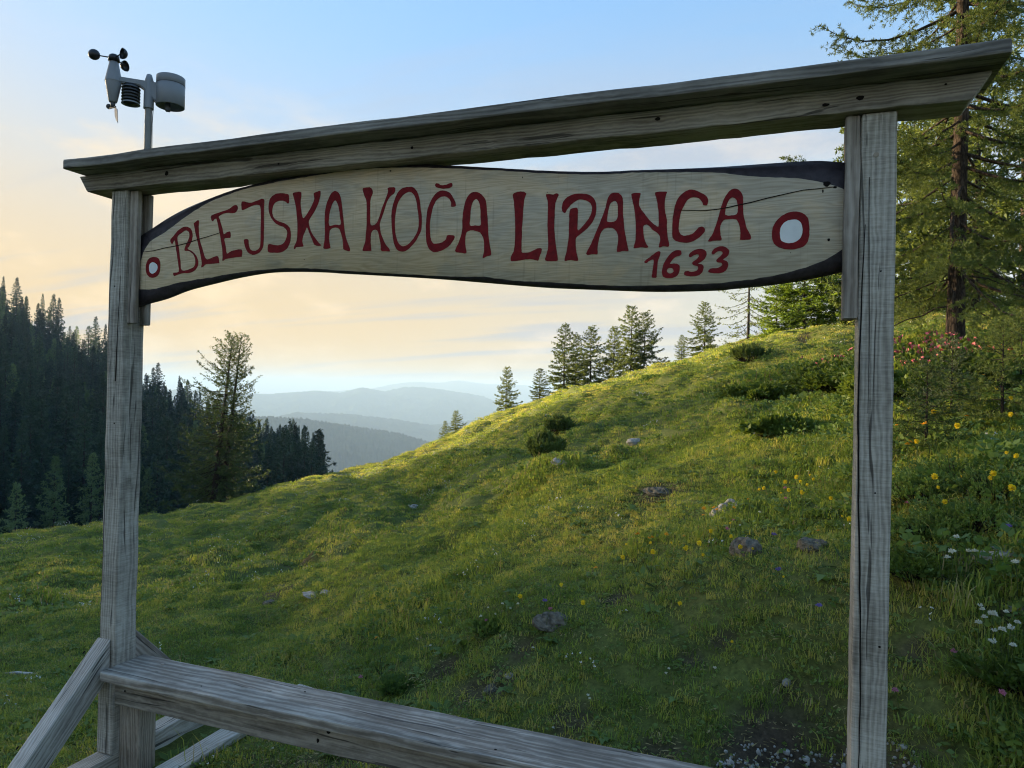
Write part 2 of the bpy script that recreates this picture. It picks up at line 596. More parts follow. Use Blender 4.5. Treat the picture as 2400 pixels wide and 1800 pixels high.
# knots, nail holes and cracks of the timbers
for (x, z, a, b, s) in ((0.235, 2.447, 0.012, 0.0075, 1), (0.135, 2.437, 0.011, 0.005, 2), (-0.40, 2.452, 0.010, 0.006, 3),
                        (-1.36, 2.446, 0.006, 0.006, 4), (-2.62, 2.452, 0.010, 0.010, 5), (-2.0, 2.44, 0.005, 0.004, 6), (0.47, 2.46, 0.004, 0.003, 7)):
    gmesh('knot', disc_mesh('knot', a, b, seed=s), M['dark'], (x, -0.0275, z), beam)
for (x, z, a, s) in ((0.286, 2.270, 0.0085, 11), (0.305, 1.90, 0.003, 12), (0.32, 0.72, 0.004, 13), (0.30, 1.20, 0.003, 14)):
    gmesh('knot', disc_mesh('knot', a, a * 0.9, seed=s), M['wood_leg'] if s == 11 else M['dark'], (x, -0.0025, z), post_r)
for (tt_, xx_, a, b, s) in ((0.10, 0.012, .004, .007, 41), (0.17, -0.010, .0035, .006, 42), (0.42, 0.004, .003, .004, 43), (0.52, 0.015, .005, .008, 44), (0.60, -0.004, .003, .005, 45), (0.70, 0.016, .003, .004, 46)):
    o = link('knot', disc_mesh('knot', a, b, seed=s), M['dark'], br_f)
    o.location = (xx_, -0.0640, 0.385 - tt_)
for (x, z, a, s) in ((-2.95, 1.95, 0.004, 15), (-2.93, 1.3, 0.004, 16)):
    gmesh('knot', disc_mesh('knot', a, a, seed=s), M['dark'], (x, -0.0025, z), post_l)
r = random.Random(4)
pts = [(0.258 + 0.010 * math.sin(3.1 * z) + r.uniform(-0.001, 0.001), z) for z in np.linspace(2.05, 0.25, 40)]
gmesh('crack', strip_mesh('crack', pts, 0.005, 0.002), M['dark'], (0, -0.0008, 0), post_r)
pts = [(0.272 + 0.004 * math.sin(5 * z), z) for z in np.linspace(2.2, 1.45, 14)]
gmesh('crack', strip_mesh('crack', pts, 0.0025, 0.002), M['dark'], (0, -0.0008, 0), post_r)
pts = [(-2.913 - 0.02 * math.sin(2 * z - 1.2) ** 2, z) for z in np.linspace(2.0, 1.5, 14)]
gmesh('crack', strip_mesh('crack', pts, 0.003, 0.002), M['dark'], (0, -0.0008, 0), post_l)

# ------------------------------------------------------------------ the bench fixed along the gate's foot
bench = empty('bench', (-2.82, 0.05, -0.37))
tag(bench, 'long weathered bench with one wide seat plank along the gate foot', 'bench')
binv = Matrix.Translation(Vector((2.82, -0.05, 0.37)))


def bp_(name, p0, p1, mat, **kw):
    o = timber(name, p0, p1, mat, None, **kw)
    o.parent = bench
    o.matrix_parent_inverse = binv
    return o


seat_o = bp_('seat', (-2.886, -0.083, 0.121), (0.20, 0.163, 0.163), M['wood_seat'], seed=31, bev=0.008, wob=0.002)
apron_o = bp_('apron', (-2.887, 0.001, -0.016), (0.20, 0.031, 0.119), M['wood_x'], seed=32, bev=0.004, wob=0.002)
bp_('leg', (-2.887, 0.033, -0.42), (-2.762, 0.130, 0.119), M['wood_leg'], seed=33, bev=0.006)
for (x, y, a, b, s) in ((-2.70, 0.10, .010, .006, 51), (-2.66, 0.03, .008, .005, 52), (-2.05, 0.06, .012, .006, 53), (-1.62, 0.02, .010, .005, 54), (-1.15, 0.07, .014, .007, 55), (-0.95, -0.03, .006, .004, 56), (-2.35, -0.02, .004, .003, 57), (-1.9, 0.11, .005, .003, 58)):
    o = link('knot', disc_mesh('knot', a, b, seed=s), M['wood_leg'] if a > .007 else M['dark'])
    o.rotation_euler = (-math.pi / 2, 0, 0)
    o.location = (x, y, 0.1645)
    o.parent = seat_o
for (x, z, a, b, s) in ((-2.82, 0.055, .004, .005, 61), (-1.75, 0.03, .006, .009, 62), (-1.70, 0.075, .010, .007, 63), (-2.3, 0.09, .005, .003, 64)):
    o = link('knot', disc_mesh('knot', a, b, seed=s), M['dark'])
    o.location = (x, -0.0015, z)
    o.parent = apron_o
bp_('leg', (0.06, 0.033, -0.30), (0.19, 0.130, 0.119), M['wood_leg'], seed=34, bev=0.006)

# ------------------------------------------------------------------ the painted board
SY = 0.045                                    # plane of the board's face
F_PX = 1664.0


def sign_pt(px, py, Y=SY):
    """point of the board's plane for a traced point of its face"""
    d = FWD + RT * (px - 1200) / F_PX - UP * (py - 900) / F_PX
    p = CAM + d * (Y - CAM[1]) / d[1]
    return (p[0], p[2])


K_ = 500.0 / 2212.0
OR = {'A': (320, 420), 'B': (800, 400), 'C': (1180, 420), 'D': (1480, 370)}


def tr(reg, pts, Y=SY):
    ox, oy = OR[reg]
    return [sign_pt(ox + x * K_, oy + y * K_, Y) for x, y in pts]


def smooth_loop(pts, sub=3, closed=True):
    """Catmull-Rom through a traced outline"""
    P = np.array(pts, float)
    n = len(P)
    out = []
    for i in range(n if closed else n - 1):
        p0, p1, p2, p3 = (P[(i - 1) % n], P[i], P[(i + 1) % n], P[(i + 2) % n]) if closed else (
            P[max(i - 1, 0)], P[i], P[i + 1], P[min(i + 2, n - 1)])
        for k in range(sub):
            t = k / sub
            out.append(0.5 * ((2 * p1) + (-p0 + p2) * t + (2 * p0 - 5 * p1 + 4 * p2 - p3) * t * t + (-p0 + 3 * p1 - 3 * p2 + p3) * t ** 3))
    if not closed:
        out.append(P[-1])
    return np.array(out)


def plate(name, outer, holes, y_front, y_back, rough_=0.0006, seed=0):
    """flat painted shape of the sign: outline with holes, given a little thickness"""
    cu = bpy.data.curves.new(name, 'CURVE')
    cu.dimensions = '2D'
    cu.fill_mode = 'BOTH'
    r = random.Random(seed)
    for lp in [outer] + list(holes):
        sp = cu.splines.new('POLY')
        q = smooth_loop(lp)
        sp.points.add(len(q) - 1)
        for k, p in enumerate(q):
            sp.points[k].co = (p[0] + r.uniform(-rough_, rough_), p[1] + r.uniform(-rough_, rough_), 0, 1)
        sp.use_cyclic_u = True
    cu.extrude = abs(y_back - y_front) / 2
    ob = bpy.data.objects.new(name, cu)
    me = bpy.data.meshes.new_from_object(ob)
    bpy.data.objects.remove(ob)
    bpy.data.curves.remove(cu)
    n = len(me.vertices)
    co = np.zeros(n * 3, dtype=np.float32)
    me.vertices.foreach_get('co', co)
    co = co.reshape(-1, 3)
    new = np.stack([co[:, 0], (y_front + y_back) / 2 - co[:, 2], co[:, 1]], 1)
    me.vertices.foreach_set('co', new.ravel().astype(np.float32))
    me.update()
    me.name = name
    return me


def resample(pts, n):
    P = np.array(pts, float)
    s = np.concatenate([[0], np.cumsum(np.linalg.norm(np.diff(P, axis=0), axis=1))])
    q = np.linspace(0, s[-1], n)
    return np.stack([np.interp(q, s, P[:, 0]), np.interp(q, s, P[:, 1])], 1)


face_top = tr('A', [(42, 850), (62, 780), (82, 735), (120, 680), (170, 625), (280, 560), (390, 480), (440, 440), (540, 370), (640, 305), (740, 245), (870, 190), (1000, 140), (1190, 85), (1400, 40), (1560, 8)])
face_top += [sign_pt(800 + x * .36166, 340 + y * .36166) for x, y in [(0, 172), (150, 155), (300, 147), (600, 147), (1000, 166), (1400, 186), (1700, 190)]]
face_top += tr('D', [(0, 152), (300, 150), (700, 150), (900, 153), (1020, 165), (1200, 190), (1500, 205), (1750, 215), (1950, 250), (2100, 285), (2212, 332), (2240, 350)])
face_bot = tr('A', [(32, 1141), (160, 1140), (280, 1115), (450, 1070), (700, 1030), (950, 985), (1200, 950), (1500, 925), (1800, 925), (2000, 938)])
face_bot += tr('B', [(0, 1037), (400, 1060), (800, 1080), (1200, 1100), (1430, 1100), (1550, 1108), (1800, 1140)])
face_bot += tr('C', [(400, 1065), (800, 1090), (1200, 1105), (1700, 1098), (2212, 1078)])
face_bot += tr('D', [(1300, 1250), (1600, 1195), (1850, 1120), (1980, 1070), (2100, 1010), (2212, 930), (2240, 905)])
SB = SY + 0.042                               # back plane of the board
back_top = tr('A', [(-20, 640), (70, 570), (150, 520), (300, 420), (450, 335), (600, 265), (800, 185), (1000, 115), (1200, 65), (1420, 12)], SB - .008)
back_top += [sign_pt(800 + x * .36166, 340 + y * .36166, SB - .008) for x, y in [(0, 145), (300, 125), (650, 130), (1000, 150), (1400, 172), (1700, 175)]]
back_top += tr('D', [(0, 138), (400, 118), (900, 95), (1400, 60), (1700, 40), (1950, 30), (2100, 40), (2212, 48), (2260, 55)], SB - .008)
back_bot = tr('A', [(-20, 1345), (130, 1295), (330, 1240), (550, 1155), (800, 1090), (1100, 1020), (1400, 972), (1700, 962), (2000, 970)], SB - .008)
back_bot += tr('B', [(0, 1068), (500, 1095), (1000, 1125), (1500, 1165), (1800, 1190)], SB - .008)
back_bot += tr('C', [(500, 1130), (1000, 1150), (1600, 1170), (2212, 1157)], SB - .008)
back_bot += [sign_pt(x, y, SB - .008) for x, y in [(1716, 678), (1807, 669), (1897, 655), (1979, 637), (1992, 633)]]


def board():
    NS = 150
    ft = resample(smooth_loop(face_top, 4, False), NS)
    fb = resample(smooth_loop(face_bot, 4, False), NS)
    bt = resample(smooth_loop(back_top, 4, False), NS)
    bb = resample(smooth_loop(back_bot, 4, False), NS)
    rr = np.random.default_rng(3)
    for a in (ft, fb):
        a[1:-1] += rr.normal(0, 0.0007, (NS - 2, 2))
    mid_t = (ft * 0.45 + bt * 0.55)
    mid_b = (fb * 0.45 + bb * 0.55)
    mid_t[:, 1] += 0.004
    mid_b[:, 1] -= 0.004
    rows = [(ft, SY), (mid_t, SY + 0.014), (bt, SB - 0.008), (bt - [0, 0.004], SB), (bb + [0, 0.004], SB), (bb, SB - 0.008), (mid_b, SY + 0.014), (fb, SY)]
    V, F, mi = [], [], []
    for a, y in rows:
        V += [(p[0], y, p[1]) for p in a]
    V = np.array(V)
    nr = len(rows)
    for j in range(nr):
        k = (j + 1) % nr
        for i in range(NS - 1):
            F.append((j * NS + i, k * NS + i, k * NS + i + 1, j * NS + i + 1))
            mi.append(0 if j == nr - 1 else 1)
    for i in (0, NS - 1):
        idx = [j * NS + i for j in range(nr)]
        for a, b, c, d in ((0, 1, 6, 7), (1, 2, 5, 6), (2, 3, 4, 5)):
            F.append((idx[a], idx[b], idx[c], idx[d]))
            mi.append(1)
    me = np_mesh('board', V, np.array(F), mi)
    bm = bmesh.new()
    bm.from_mesh(me)
    bmesh.ops.recalc_face_normals(bm, faces=bm.faces[:])
    bm.to_mesh(me)
    bm.free()
    return me


def sign_wood():
    """pale varnished softwood, greyed in patches"""
    m, t, out = new_mat('varnished_sign_wood')
    L = t.links.new
    tc = N(t, 'ShaderNodeTexCoord')
    mp = N(t, 'ShaderNodeMapping', inp={'Scale': (1.2, 1, 9.0)})
    L(tc.outputs['Object'], mp.inputs[0])
    w = N(t, 'ShaderNodeTexNoise', inp={'Scale': 1.6, 'Detail': 3.0, 'Roughness': 0.55})
    L(mp.outputs[0], w.inputs['Vector'])
    sep = N(t, 'ShaderNodeSeparateXYZ')
    L(tc.outputs['Object'], sep.inputs[0])
    za = N(t, 'ShaderNodeMath', operation='MULTIPLY_ADD', inp={1: 0.16})
    L(w.outputs['Fac'], za.inputs[0])
    L(sep.outputs['Z'], za.inputs[2])
    zs = N(t, 'ShaderNodeMath', operation='MULTIPLY', inp={1: 430.0})
    L(za.outputs[0], zs.inputs[0])
    sn = N(t, 'ShaderNodeMath', operation='SINE')
    L(zs.outputs[0], sn.inputs[0])
    grain = N(t, 'ShaderNodeMapRange', inp={1: -1.0, 2: 1.0, 3: 0.0, 4: 1.0})
    L(sn.outputs[0], grain.inputs[0])
    mpf = N(t, 'ShaderNodeMapping', inp={'Scale': (6, 1, 150)})
    L(tc.outputs['Object'], mpf.inputs[0])
    fb_ = N(t, 'ShaderNodeTexNoise', inp={'Scale': 1.0, 'Detail': 4.0, 'Roughness': 0.65})
    L(mpf.outputs[0], fb_.inputs['Vector'])
    g2 = N(t, 'ShaderNodeMath', operation='MULTIPLY_ADD', inp={1: 0.20})
    L(grain.outputs[0], g2.inputs[0])
    f2 = N(t, 'ShaderNodeMath', operation='MULTIPLY', inp={1: 0.75})
    L(fb_.outputs['Fac'], f2.inputs[0])
    L(f2.outputs[0], g2.inputs[2])
    r1 = ramp(t, [(0.2, (0.42, 0.31, 0.185)), (0.75, (0.69, 0.56, 0.385))])
    L(g2.outputs[0], r1.inputs['Fac'])
    r2 = ramp(t, [(0.2, (0.31, 0.262, 0.19)), (0.75, (0.54, 0.475, 0.37))])
    L(g2.outputs[0], r2.inputs['Fac'])
    mp3 = N(t, 'ShaderNodeMapping', inp={'Scale': (2.0, 1, 3.6), 'Location': (0.4, 0, 0.2)})
    L(tc.outputs['Object'], mp3.inputs[0])
    pt = N(t, 'ShaderNodeTexNoise', inp={'Scale': 1.5, 'Detail': 6.0, 'Roughness': 0.62, 'Distortion': 0.5})
    L(mp3.outputs[0], pt.inputs['Vector'])
    xg = N(t, 'ShaderNodeMapRange', inp={1: -2.9, 2: 0.2, 3: -0.10, 4: 0.10})
    L(sep.outputs['X'], xg.inputs[0])
    pa = N(t, 'ShaderNodeMath', operation='ADD')
    L(pt.outputs['Fac'], pa.inputs[0])
    L(xg.outputs[0], pa.inputs[1])
    pf = N(t, 'ShaderNodeMapRange', interpolation_type='SMOOTHSTEP', inp={1: 0.40, 2: 0.62, 3: 0.0, 4: 1.0})
    L(pa.outputs[0], pf.inputs[0])
    mx = N(t, 'ShaderNodeMix', data_type='RGBA')
    L(pf.outputs[0], mx.inputs['Factor'])
    L(r1.outputs[0], mx.inputs[6])
    L(r2.outputs[0], mx.inputs[7])
    # dirty runs below
    mp5 = N(t, 'ShaderNodeMapping', inp={'Scale': (60, 1, 3)})
    L(tc.outputs['Object'], mp5.inputs[0])
    dr = N(t, 'ShaderNodeTexNoise', inp={'Scale': 1.0, 'Detail': 3.0})
    L(mp5.outputs[0], dr.inputs['Vector'])
    df = N(t, 'ShaderNodeMapRange', interpolation_type='SMOOTHSTEP', inp={1: 0.58, 2: 0.75, 3: 0.0, 4: 0.35})
    L(dr.outputs['Fac'], df.inputs[0])
    m2 = N(t, 'ShaderNodeMix', data_type='RGBA', blend_type='MULTIPLY')
    L(df.outputs[0], m2.inputs['Factor'])
    L(mx.outputs[2], m2.inputs[6])
    m2.inputs[7].default_value = (0.45, 0.42, 0.40, 1)
    b = N(t, 'ShaderNodeBsdfPrincipled', inp={'Roughness': 0.5})
    b.inputs['Specular IOR Level'].default_value = 0.25
    L(m2.outputs[2], b.inputs['Base Color'])
    bp = N(t, 'ShaderNodeBump', inp={'Strength': 0.12, 'Distance': 0.003})
    L(g2.outputs[0], bp.inputs['Height'])
    L(bp.outputs[0], b.inputs['Normal'])
    L(b.outputs[0], out.inputs[0])
    return m


M['sign'] = sign_wood()
M['sign_edge'] = plain_mat('dark_painted_bark_edge', (0.030, 0.024, 0.030), 0.55, 0.35, 0.5, 30.0, 0.5)
M['red'] = plain_mat('dark_red_sign_paint', (0.165, 0.005, 0.008), 0.55, 0.15, 0.30, 45.0, 0.3)
M['white'] = plain_mat('white_sign_paint', (0.66, 0.68, 0.68), 0.45, 0.35, 0.06, 25.0)

sign = empty('sign_board', (-1.33, SY + 0.02, 1.85))
tag(sign, 'long wavy-edged wooden sign board with dark red hand-painted lettering', 'sign')
sinv = Matrix.Translation(Vector((1.33, -SY - 0.02, -1.85)))


def sp_(name, me, mat, parent=None):
    o = link(name, me, mat)
    o.parent = parent or sign
    if parent is None:
        o.matrix_parent_inverse = sinv
    return o


slab = sp_('slab', board(), [M['sign'], M['sign_edge']])
YF, YBK = SY - 0.0018, SY + 0.001
LET = [
 ('A', [(352,630),(385,590),(430,535),(490,497),(540,497),(572,530),(582,580),(575,630),(550,690),(530,720),(580,750),(620,795),(640,850),(635,900),(605,945),(550,972),(465,978),(400,1003),(388,1000),(385,970),(440,958),(432,860),(415,740),(398,635),(375,668),(362,665)],
  [[(424,604),(465,560),(512,530),(545,550),(550,590),(535,640),(505,705),(502,740),(540,745),(580,770),(605,810),(612,860),(600,905),(560,930),(470,945),(456,850),(440,720)]]),
 ('A', [(600,455),(640,425),(648,445),(645,520),(655,620),(690,740),(712,812),(740,832),(800,808),(845,800),(858,860),(848,872),(735,880),(712,888),(685,912),(672,910),(678,870),(665,780),(635,650),(610,540),(597,470)], []),
 ('A', [(778,378),(860,345),(960,310),(1005,275),(1035,268),(1050,285),(1045,320),(1015,352),(930,350),(855,385),(865,420),(890,510),(905,570),(940,550),(972,545),(976,600),(960,610),(912,618),(925,690),(938,770),(990,745),(1088,728),(1092,800),(1075,805),(960,820),(912,835),(905,845),(892,842),(895,800),(890,720),(870,590),(845,470),(830,410),(805,420),(792,435),(780,425)], []),
 ('A', [(1092,240),(1120,232),(1180,245),(1240,228),(1320,203),(1322,300),(1322,500),(1318,650),(1308,715),(1275,760),(1225,783),(1190,780),(1150,750),(1125,690),(1115,635),(1135,620),(1160,630),(1165,680),(1180,725),(1210,742),(1250,735),(1280,705),(1288,640),(1290,500),(1292,350),(1285,285),(1265,268),(1220,268),(1160,295),(1110,318),(1092,312)], []),
 ('A', [(1580,165),(1582,240),(1565,250),(1545,232),(1500,222),(1450,235),(1420,270),(1408,330),(1420,390),(1460,430),(1530,455),(1580,490),(1600,545),(1600,600),(1590,660),(1560,720),(1500,758),(1430,762),(1375,758),(1362,730),(1365,690),(1385,672),(1450,685),(1510,675),(1545,635),(1562,580),(1558,530),(1520,495),(1460,470),(1410,420),(1380,360),(1370,300),(1378,230),(1400,185),(1450,152),(1510,145),(1555,152)], []),
 ('A', [(1622,150),(1660,135),(1705,133),(1710,170),(1702,230),(1708,320),(1722,395),(1745,395),(1790,330),(1830,250),(1845,200),(1840,150),(1870,132),(1905,123),(1910,150),(1895,220),(1860,310),(1810,390),(1790,430),(1790,480),(1820,560),(1870,635),(1912,680),(1905,690),(1850,685),(1820,620),(1790,550),(1770,500),(1750,540),(1725,600),(1720,650),(1730,690),(1720,700),(1660,705),(1645,722),(1633,720),(1640,690),(1665,630),(1670,500),(1665,400),(1655,300),(1635,200)], []),
 ('A', [(1945,722),(1940,700),(1950,640),(1955,560),(1953,420),(1960,310),(1980,235),(2010,165),(2040,130),(2072,124),(2102,150),(2122,211),(2140,350),(2153,500),(2173,611),(2203,691),(2216,736),(2200,747),(2150,728),(2143,700),(2140,640),(2125,570),(2105,520),(2075,503),(2040,505),(2010,525),(2000,560),(1998,640),(2010,700),(2005,716),(1975,722)],
  [[(1998,480),(2000,370),(2020,280),(2050,225),(2075,230),(2098,290),(2110,380),(2118,470),(2060,472)]]),
 ('B', [(222,190),(250,177),(295,173),(320,195),(325,240),(305,290),(300,350),(300,480),(303,555),(330,567),(365,545),(395,480),(430,370),(470,270),(487,215),(485,180),(550,173),(560,200),(548,235),(510,265),(480,310),(450,400),(420,490),(400,545),(405,620),(430,700),(465,770),(500,815),(500,838),(465,835),(415,828),(408,770),(395,690),(375,625),(345,613),(315,635),(305,690),(305,770),(312,828),(285,832),(228,832),(225,810),(248,740),(258,640),(265,540),(265,400),(260,310),(240,260)], []),
 ('B', [(525,420),(550,310),(590,225),(640,180),(700,170),(745,172),(785,215),(812,300),(825,400),(835,500),(830,610),(800,680),(760,745),(710,800),(655,838),(600,832),(565,800),(540,720),(525,600),(520,500)],
  [[(565,430),(590,330),(640,255),(700,220),(745,240),(778,310),(795,430),(805,520),(798,600),(765,680),(715,745),(670,778),(625,780),(585,735),(560,640),(555,530)]]),
 ('B', [(1140,372),(1140,335),(1125,300),(1095,275),(1055,268),(1010,285),(965,345),(938,430),(922,520),(920,620),(925,690),(940,735),(960,758),(1000,755),(1050,742),(1085,710),(1098,675),(1135,668),(1172,675),(1172,700),(1145,750),(1100,795),(1040,828),(980,845),(940,838),(905,800),(885,740),(878,640),(880,540),(890,430),(915,345),(960,265),(1010,215),(1070,207),(1125,228),(1160,280),(1188,345),(1185,368),(1165,375)], []),
 ('B', [(1182,830),(1185,815),(1210,760),(1240,680),(1255,600),(1258,480),(1275,370),(1300,290),(1340,235),(1385,220),(1440,235),(1480,275),(1503,330),(1512,430),(1520,540),(1525,660),(1540,770),(1555,850),(1548,878),(1510,888),(1480,905),(1465,900),(1480,840),(1480,740),(1465,680),(1440,645),(1400,628),(1355,618),(1310,632),(1292,660),(1285,730),(1290,800),(1298,845),(1282,858),(1240,850),(1195,848)],
  [[(1335,568),(1338,480),(1345,390),(1365,325),(1395,293),(1425,320),(1442,390),(1445,480),(1447,565),(1390,566)]]),
 ('C', [(97,165),(125,140),(180,128),(220,135),(238,150),(225,185),(212,240),(205,350),(195,470),(190,600),(188,720),(192,755),(215,762),(270,757),(320,735),(365,716),(398,720),(392,760),(375,800),(365,838),(345,843),(290,830),(230,832),(150,845),(85,850),(75,830),(85,790),(110,740),(120,640),(122,500),(118,360),(110,240)], []),
 ('C', [(443,158),(480,155),(520,160),(550,148),(572,155),(565,185),(545,230),(535,290),(530,400),(528,500),(535,600),(545,690),(558,770),(565,830),(555,848),(500,850),(440,845),(432,828),(450,770),(465,700),(462,600),(458,480),(460,350),(460,240),(448,190)], []),
 ('C', [(610,330),(607,290),(620,235),(660,190),(720,160),(790,150),(860,155),(920,180),(955,230),(965,300),(955,370),(925,440),(870,510),(800,570),(755,608),(750,660),(755,740),(770,800),(775,840),(755,848),(700,838),(645,848),(635,835),(650,770),(665,690),(678,580),(682,450),(685,360),(695,312),(730,300),(765,300),(772,340),(770,440),(772,530),(820,490),(870,430),(905,370),(918,320),(912,270),(885,235),(840,215),(800,210),(750,225),(700,265),(665,310),(640,350),(620,345)], []),
 ('C', [(860,775),(865,755),(900,690),(935,610),(965,540),(1000,450),(1040,350),(1065,270),(1080,205),(1105,160),(1145,140),(1195,145),(1230,180),(1240,240),(1240,340),(1248,450),(1262,560),(1280,660),(1295,735),(1290,745),(1240,745),(1195,755),(1178,750),(1180,700),(1190,630),(1185,570),(1160,530),(1130,508),(1085,502),(1045,515),(1010,560),(990,620),(978,700),(975,775),(960,780),(915,778),(880,786)],
  [[(1078,440),(1078,390),(1090,310),(1110,255),(1140,230),(1165,230),(1183,260),(1188,330),(1185,390),(1165,430),(1130,442)]]),
 ('C', [(1325,165),(1340,148),(1415,142),(1420,160),(1408,220),(1408,275),(1435,320),(1480,380),(1530,440),(1580,480),(1607,488),(1610,420),(1605,320),(1590,220),(1572,150),(1590,132),(1685,130),(1693,145),(1680,190),(1672,280),(1680,350),(1695,420),(1695,510),(1705,600),(1718,680),(1705,700),(1660,695),(1620,708),(1612,690),(1625,640),(1620,590),(1585,550),(1540,520),(1505,480),(1475,472),(1452,490),(1450,540),(1460,610),(1480,670),(1500,695),(1490,710),(1420,708),(1355,718),(1352,700),(1370,620),(1372,500),(1365,360),(1345,250)], []),
 ('C', [(2070,265),(2065,245),(2040,210),(2000,190),(1955,190),(1905,220),(1865,290),(1840,350),(1822,430),(1818,510),(1830,560),(1860,585),(1905,582),(1950,570),(1990,540),(2025,500),(2060,492),(2088,510),(2085,545),(2045,590),(1990,630),(1920,658),(1850,655),(1790,640),(1755,605),(1750,540),(1752,440),(1765,340),(1785,255),(1825,180),(1890,125),(1955,107),(2030,130),(2090,165),(2120,200),(2122,245),(2110,270),(2088,272)], []),
 ('D', [(797,868),(800,850),(840,790),(865,730),(890,650),(915,570),(940,480),(970,410),(1010,350),(1055,322),(1100,325),(1140,360),(1158,410),(1158,480),(1160,560),(1175,650),(1195,730),(1225,780),(1240,820),(1230,848),(1190,848),(1130,852),(1125,840),(1130,780),(1120,710),(1100,655),(1070,635),(1010,635),(960,645),(930,685),(920,740),(925,800),(935,840),(925,855),(870,858)],
  [[(972,580),(978,530),(1000,460),(1030,418),(1060,412),(1085,430),(1100,480),(1102,540),(1090,585),(1040,597),(990,597)]]),
]
for k, (reg, o, hs) in enumerate(LET):
    L_ = sp_('letter', plate('letter', tr(reg, o), [tr(reg, h) for h in hs], YF, YBK, seed=k), M['red'])
    if k == 9:
        caron = [(975,145),(985,132),(1005,133),(1030,148),(1070,150),(1110,138),(1140,128),(1153,142),(1148,165),(1115,182),(1060,186),(1000,178),(977,165)]
        sp_('accent', plate('accent', tr('B', caron), [], YF, YBK, seed=90), M['red'], L_)
circ = lambda cx, cy, rx, ry, n=14: [(cx + rx * math.cos(2 * math.pi * k / n), cy + ry * math.sin(2 * math.pi * k / n)) for k in range(n)]
DIG = [
 ([(138,1070),(170,1045),(230,1000),(275,970),(300,978),(295,1010),(275,1070),(268,1130),(262,1200),(260,1238),(235,1245),(212,1238),(215,1200),(225,1130),(232,1060),(200,1060),(165,1085),(145,1092),(135,1085)], []),
 ([(515,965),(518,995),(500,1015),(455,1030),(420,1065),(400,1100),(440,1095),(480,1100),(500,1125),(498,1170),(480,1215),(440,1242),(385,1248),(340,1240),(318,1210),(318,1160),(335,1100),(370,1035),(415,985),(460,960),(495,958)], [circ(402, 1170, 35, 30)]),
 ([(597,1025),(595,1005),(620,975),(670,950),(725,945),(770,965),(780,1000),(760,1045),(720,1080),(690,1100),(730,1105),(748,1130),(742,1170),(710,1210),(660,1228),(590,1228),(550,1215),(550,1185),(580,1172),(620,1182),(665,1175),(690,1150),(685,1125),(650,1115),(632,1100),(635,1080),(670,1055),(695,1030),(698,1005),(675,1000),(640,1015),(612,1030)], []),
 ([(832,995),(835,970),(870,935),(930,915),(985,930),(1012,960),(1010,995),(985,1030),(950,1055),(985,1070),(1002,1095),(998,1140),(965,1180),(910,1197),(840,1195),(800,1185),(800,1165),(830,1145),(880,1145),(920,1130),(942,1105),(930,1090),(895,1085),(880,1068),(890,1045),(930,1015),(945,985),(930,968),(895,970),(860,995),(845,1003)], []),
]
for k, (o, hs) in enumerate(DIG):
    sp_('digit', plate('digit', tr('D', o), [tr('D', h) for h in hs], YF, YBK, seed=50 + k), M['red'])
RINGS = [
 ('D', [(1455,790),(1465,720),(1500,660),(1560,600),(1630,568),(1710,558),(1780,578),(1825,620),(1842,690),(1845,770),(1838,840),(1800,905),(1730,940),(1650,950),(1560,940),(1490,900),(1462,850)],
  [(1540,800),(1545,730),(1580,675),(1640,645),(1710,642),(1755,670),(1772,720),(1772,780),(1745,840),(1690,875),(1630,885),(1570,870),(1545,840)]),
 ('A', [(98,915),(105,870),(130,825),(175,806),(220,815),(243,850),(247,900),(240,960),(215,1005),(165,1022),(125,1005),(102,965)],
  [(132,915),(140,880),(165,862),(195,868),(218,895),(218,935),(195,968),(160,980),(138,960)]),
]
for reg, o, i_ in RINGS:
    rg = sp_('trail_mark', plate('trail_mark', tr(reg, o), [tr(reg, i_)], YF, YBK, seed=70), M['red'])
    rg['label'] = 'red ring with a white centre painted as a trail mark'
    sp_('white_centre', plate('white_centre', tr(reg, i_), [], YF + 0.0003, YBK, seed=71), M['white'], rg)
# drying cracks and knots of the board
cr_pts = tr('D', [(480, 542), (640, 545), (780, 545), (900, 532), (1000, 515), (1110, 490), (1250, 460), (1400, 420), (1600, 375), (1780, 335), (1960, 318), (2120, 300)])
sp_('crack', strip_mesh('crack', cr_pts, 0.0032, 0.0024), M['dark']).location = (0, SY, 0)
cr_pts = tr('A', [(75, 755), (180, 742), (300, 712), (420, 690), (520, 665), (640, 625), (760, 590), (870, 555)])
sp_('crack', strip_mesh('crack', cr_pts, 0.0034, 0.0024), M['dark']).location = (0, SY, 0)
for (reg, x, y, a, b) in (('D', 2045, 850, .004, .005), ('D', 2025, 270, .012, .009), ('D', 1650, 985, .0015, .0015), ('D', 2110, 305, .006, .004), ('B', 510, 3, .004, .003), ('D', 1985, 345, .0025, .006), ('C', 455, 135, .0015, .0015), ('B', 1880, 70, .0012, .003), ('A', 1740, 832, .003, .001)):
    q = sign_pt(OR[reg][0] + x * K_, OR[reg][1] + y * K_)
    o = sp_('knot', disc_mesh('knot', a, b, seed=int(x)), M['dark'])
    o.location = (q[0], SY - 0.0014, q[1])

# ------------------------------------------------------------------ noise
def _hash(ix, iy, seed):
    h = (ix.astype(np.int64) * 374761393 + iy.astype(np.int64) * 668265263 + seed * 974634777) & 0xffffffff
    h = ((h ^ (h >> 13)) * 1274126177) & 0xffffffff
    return ((h ^ (h >> 16)) & 0xffff) / 65535.0


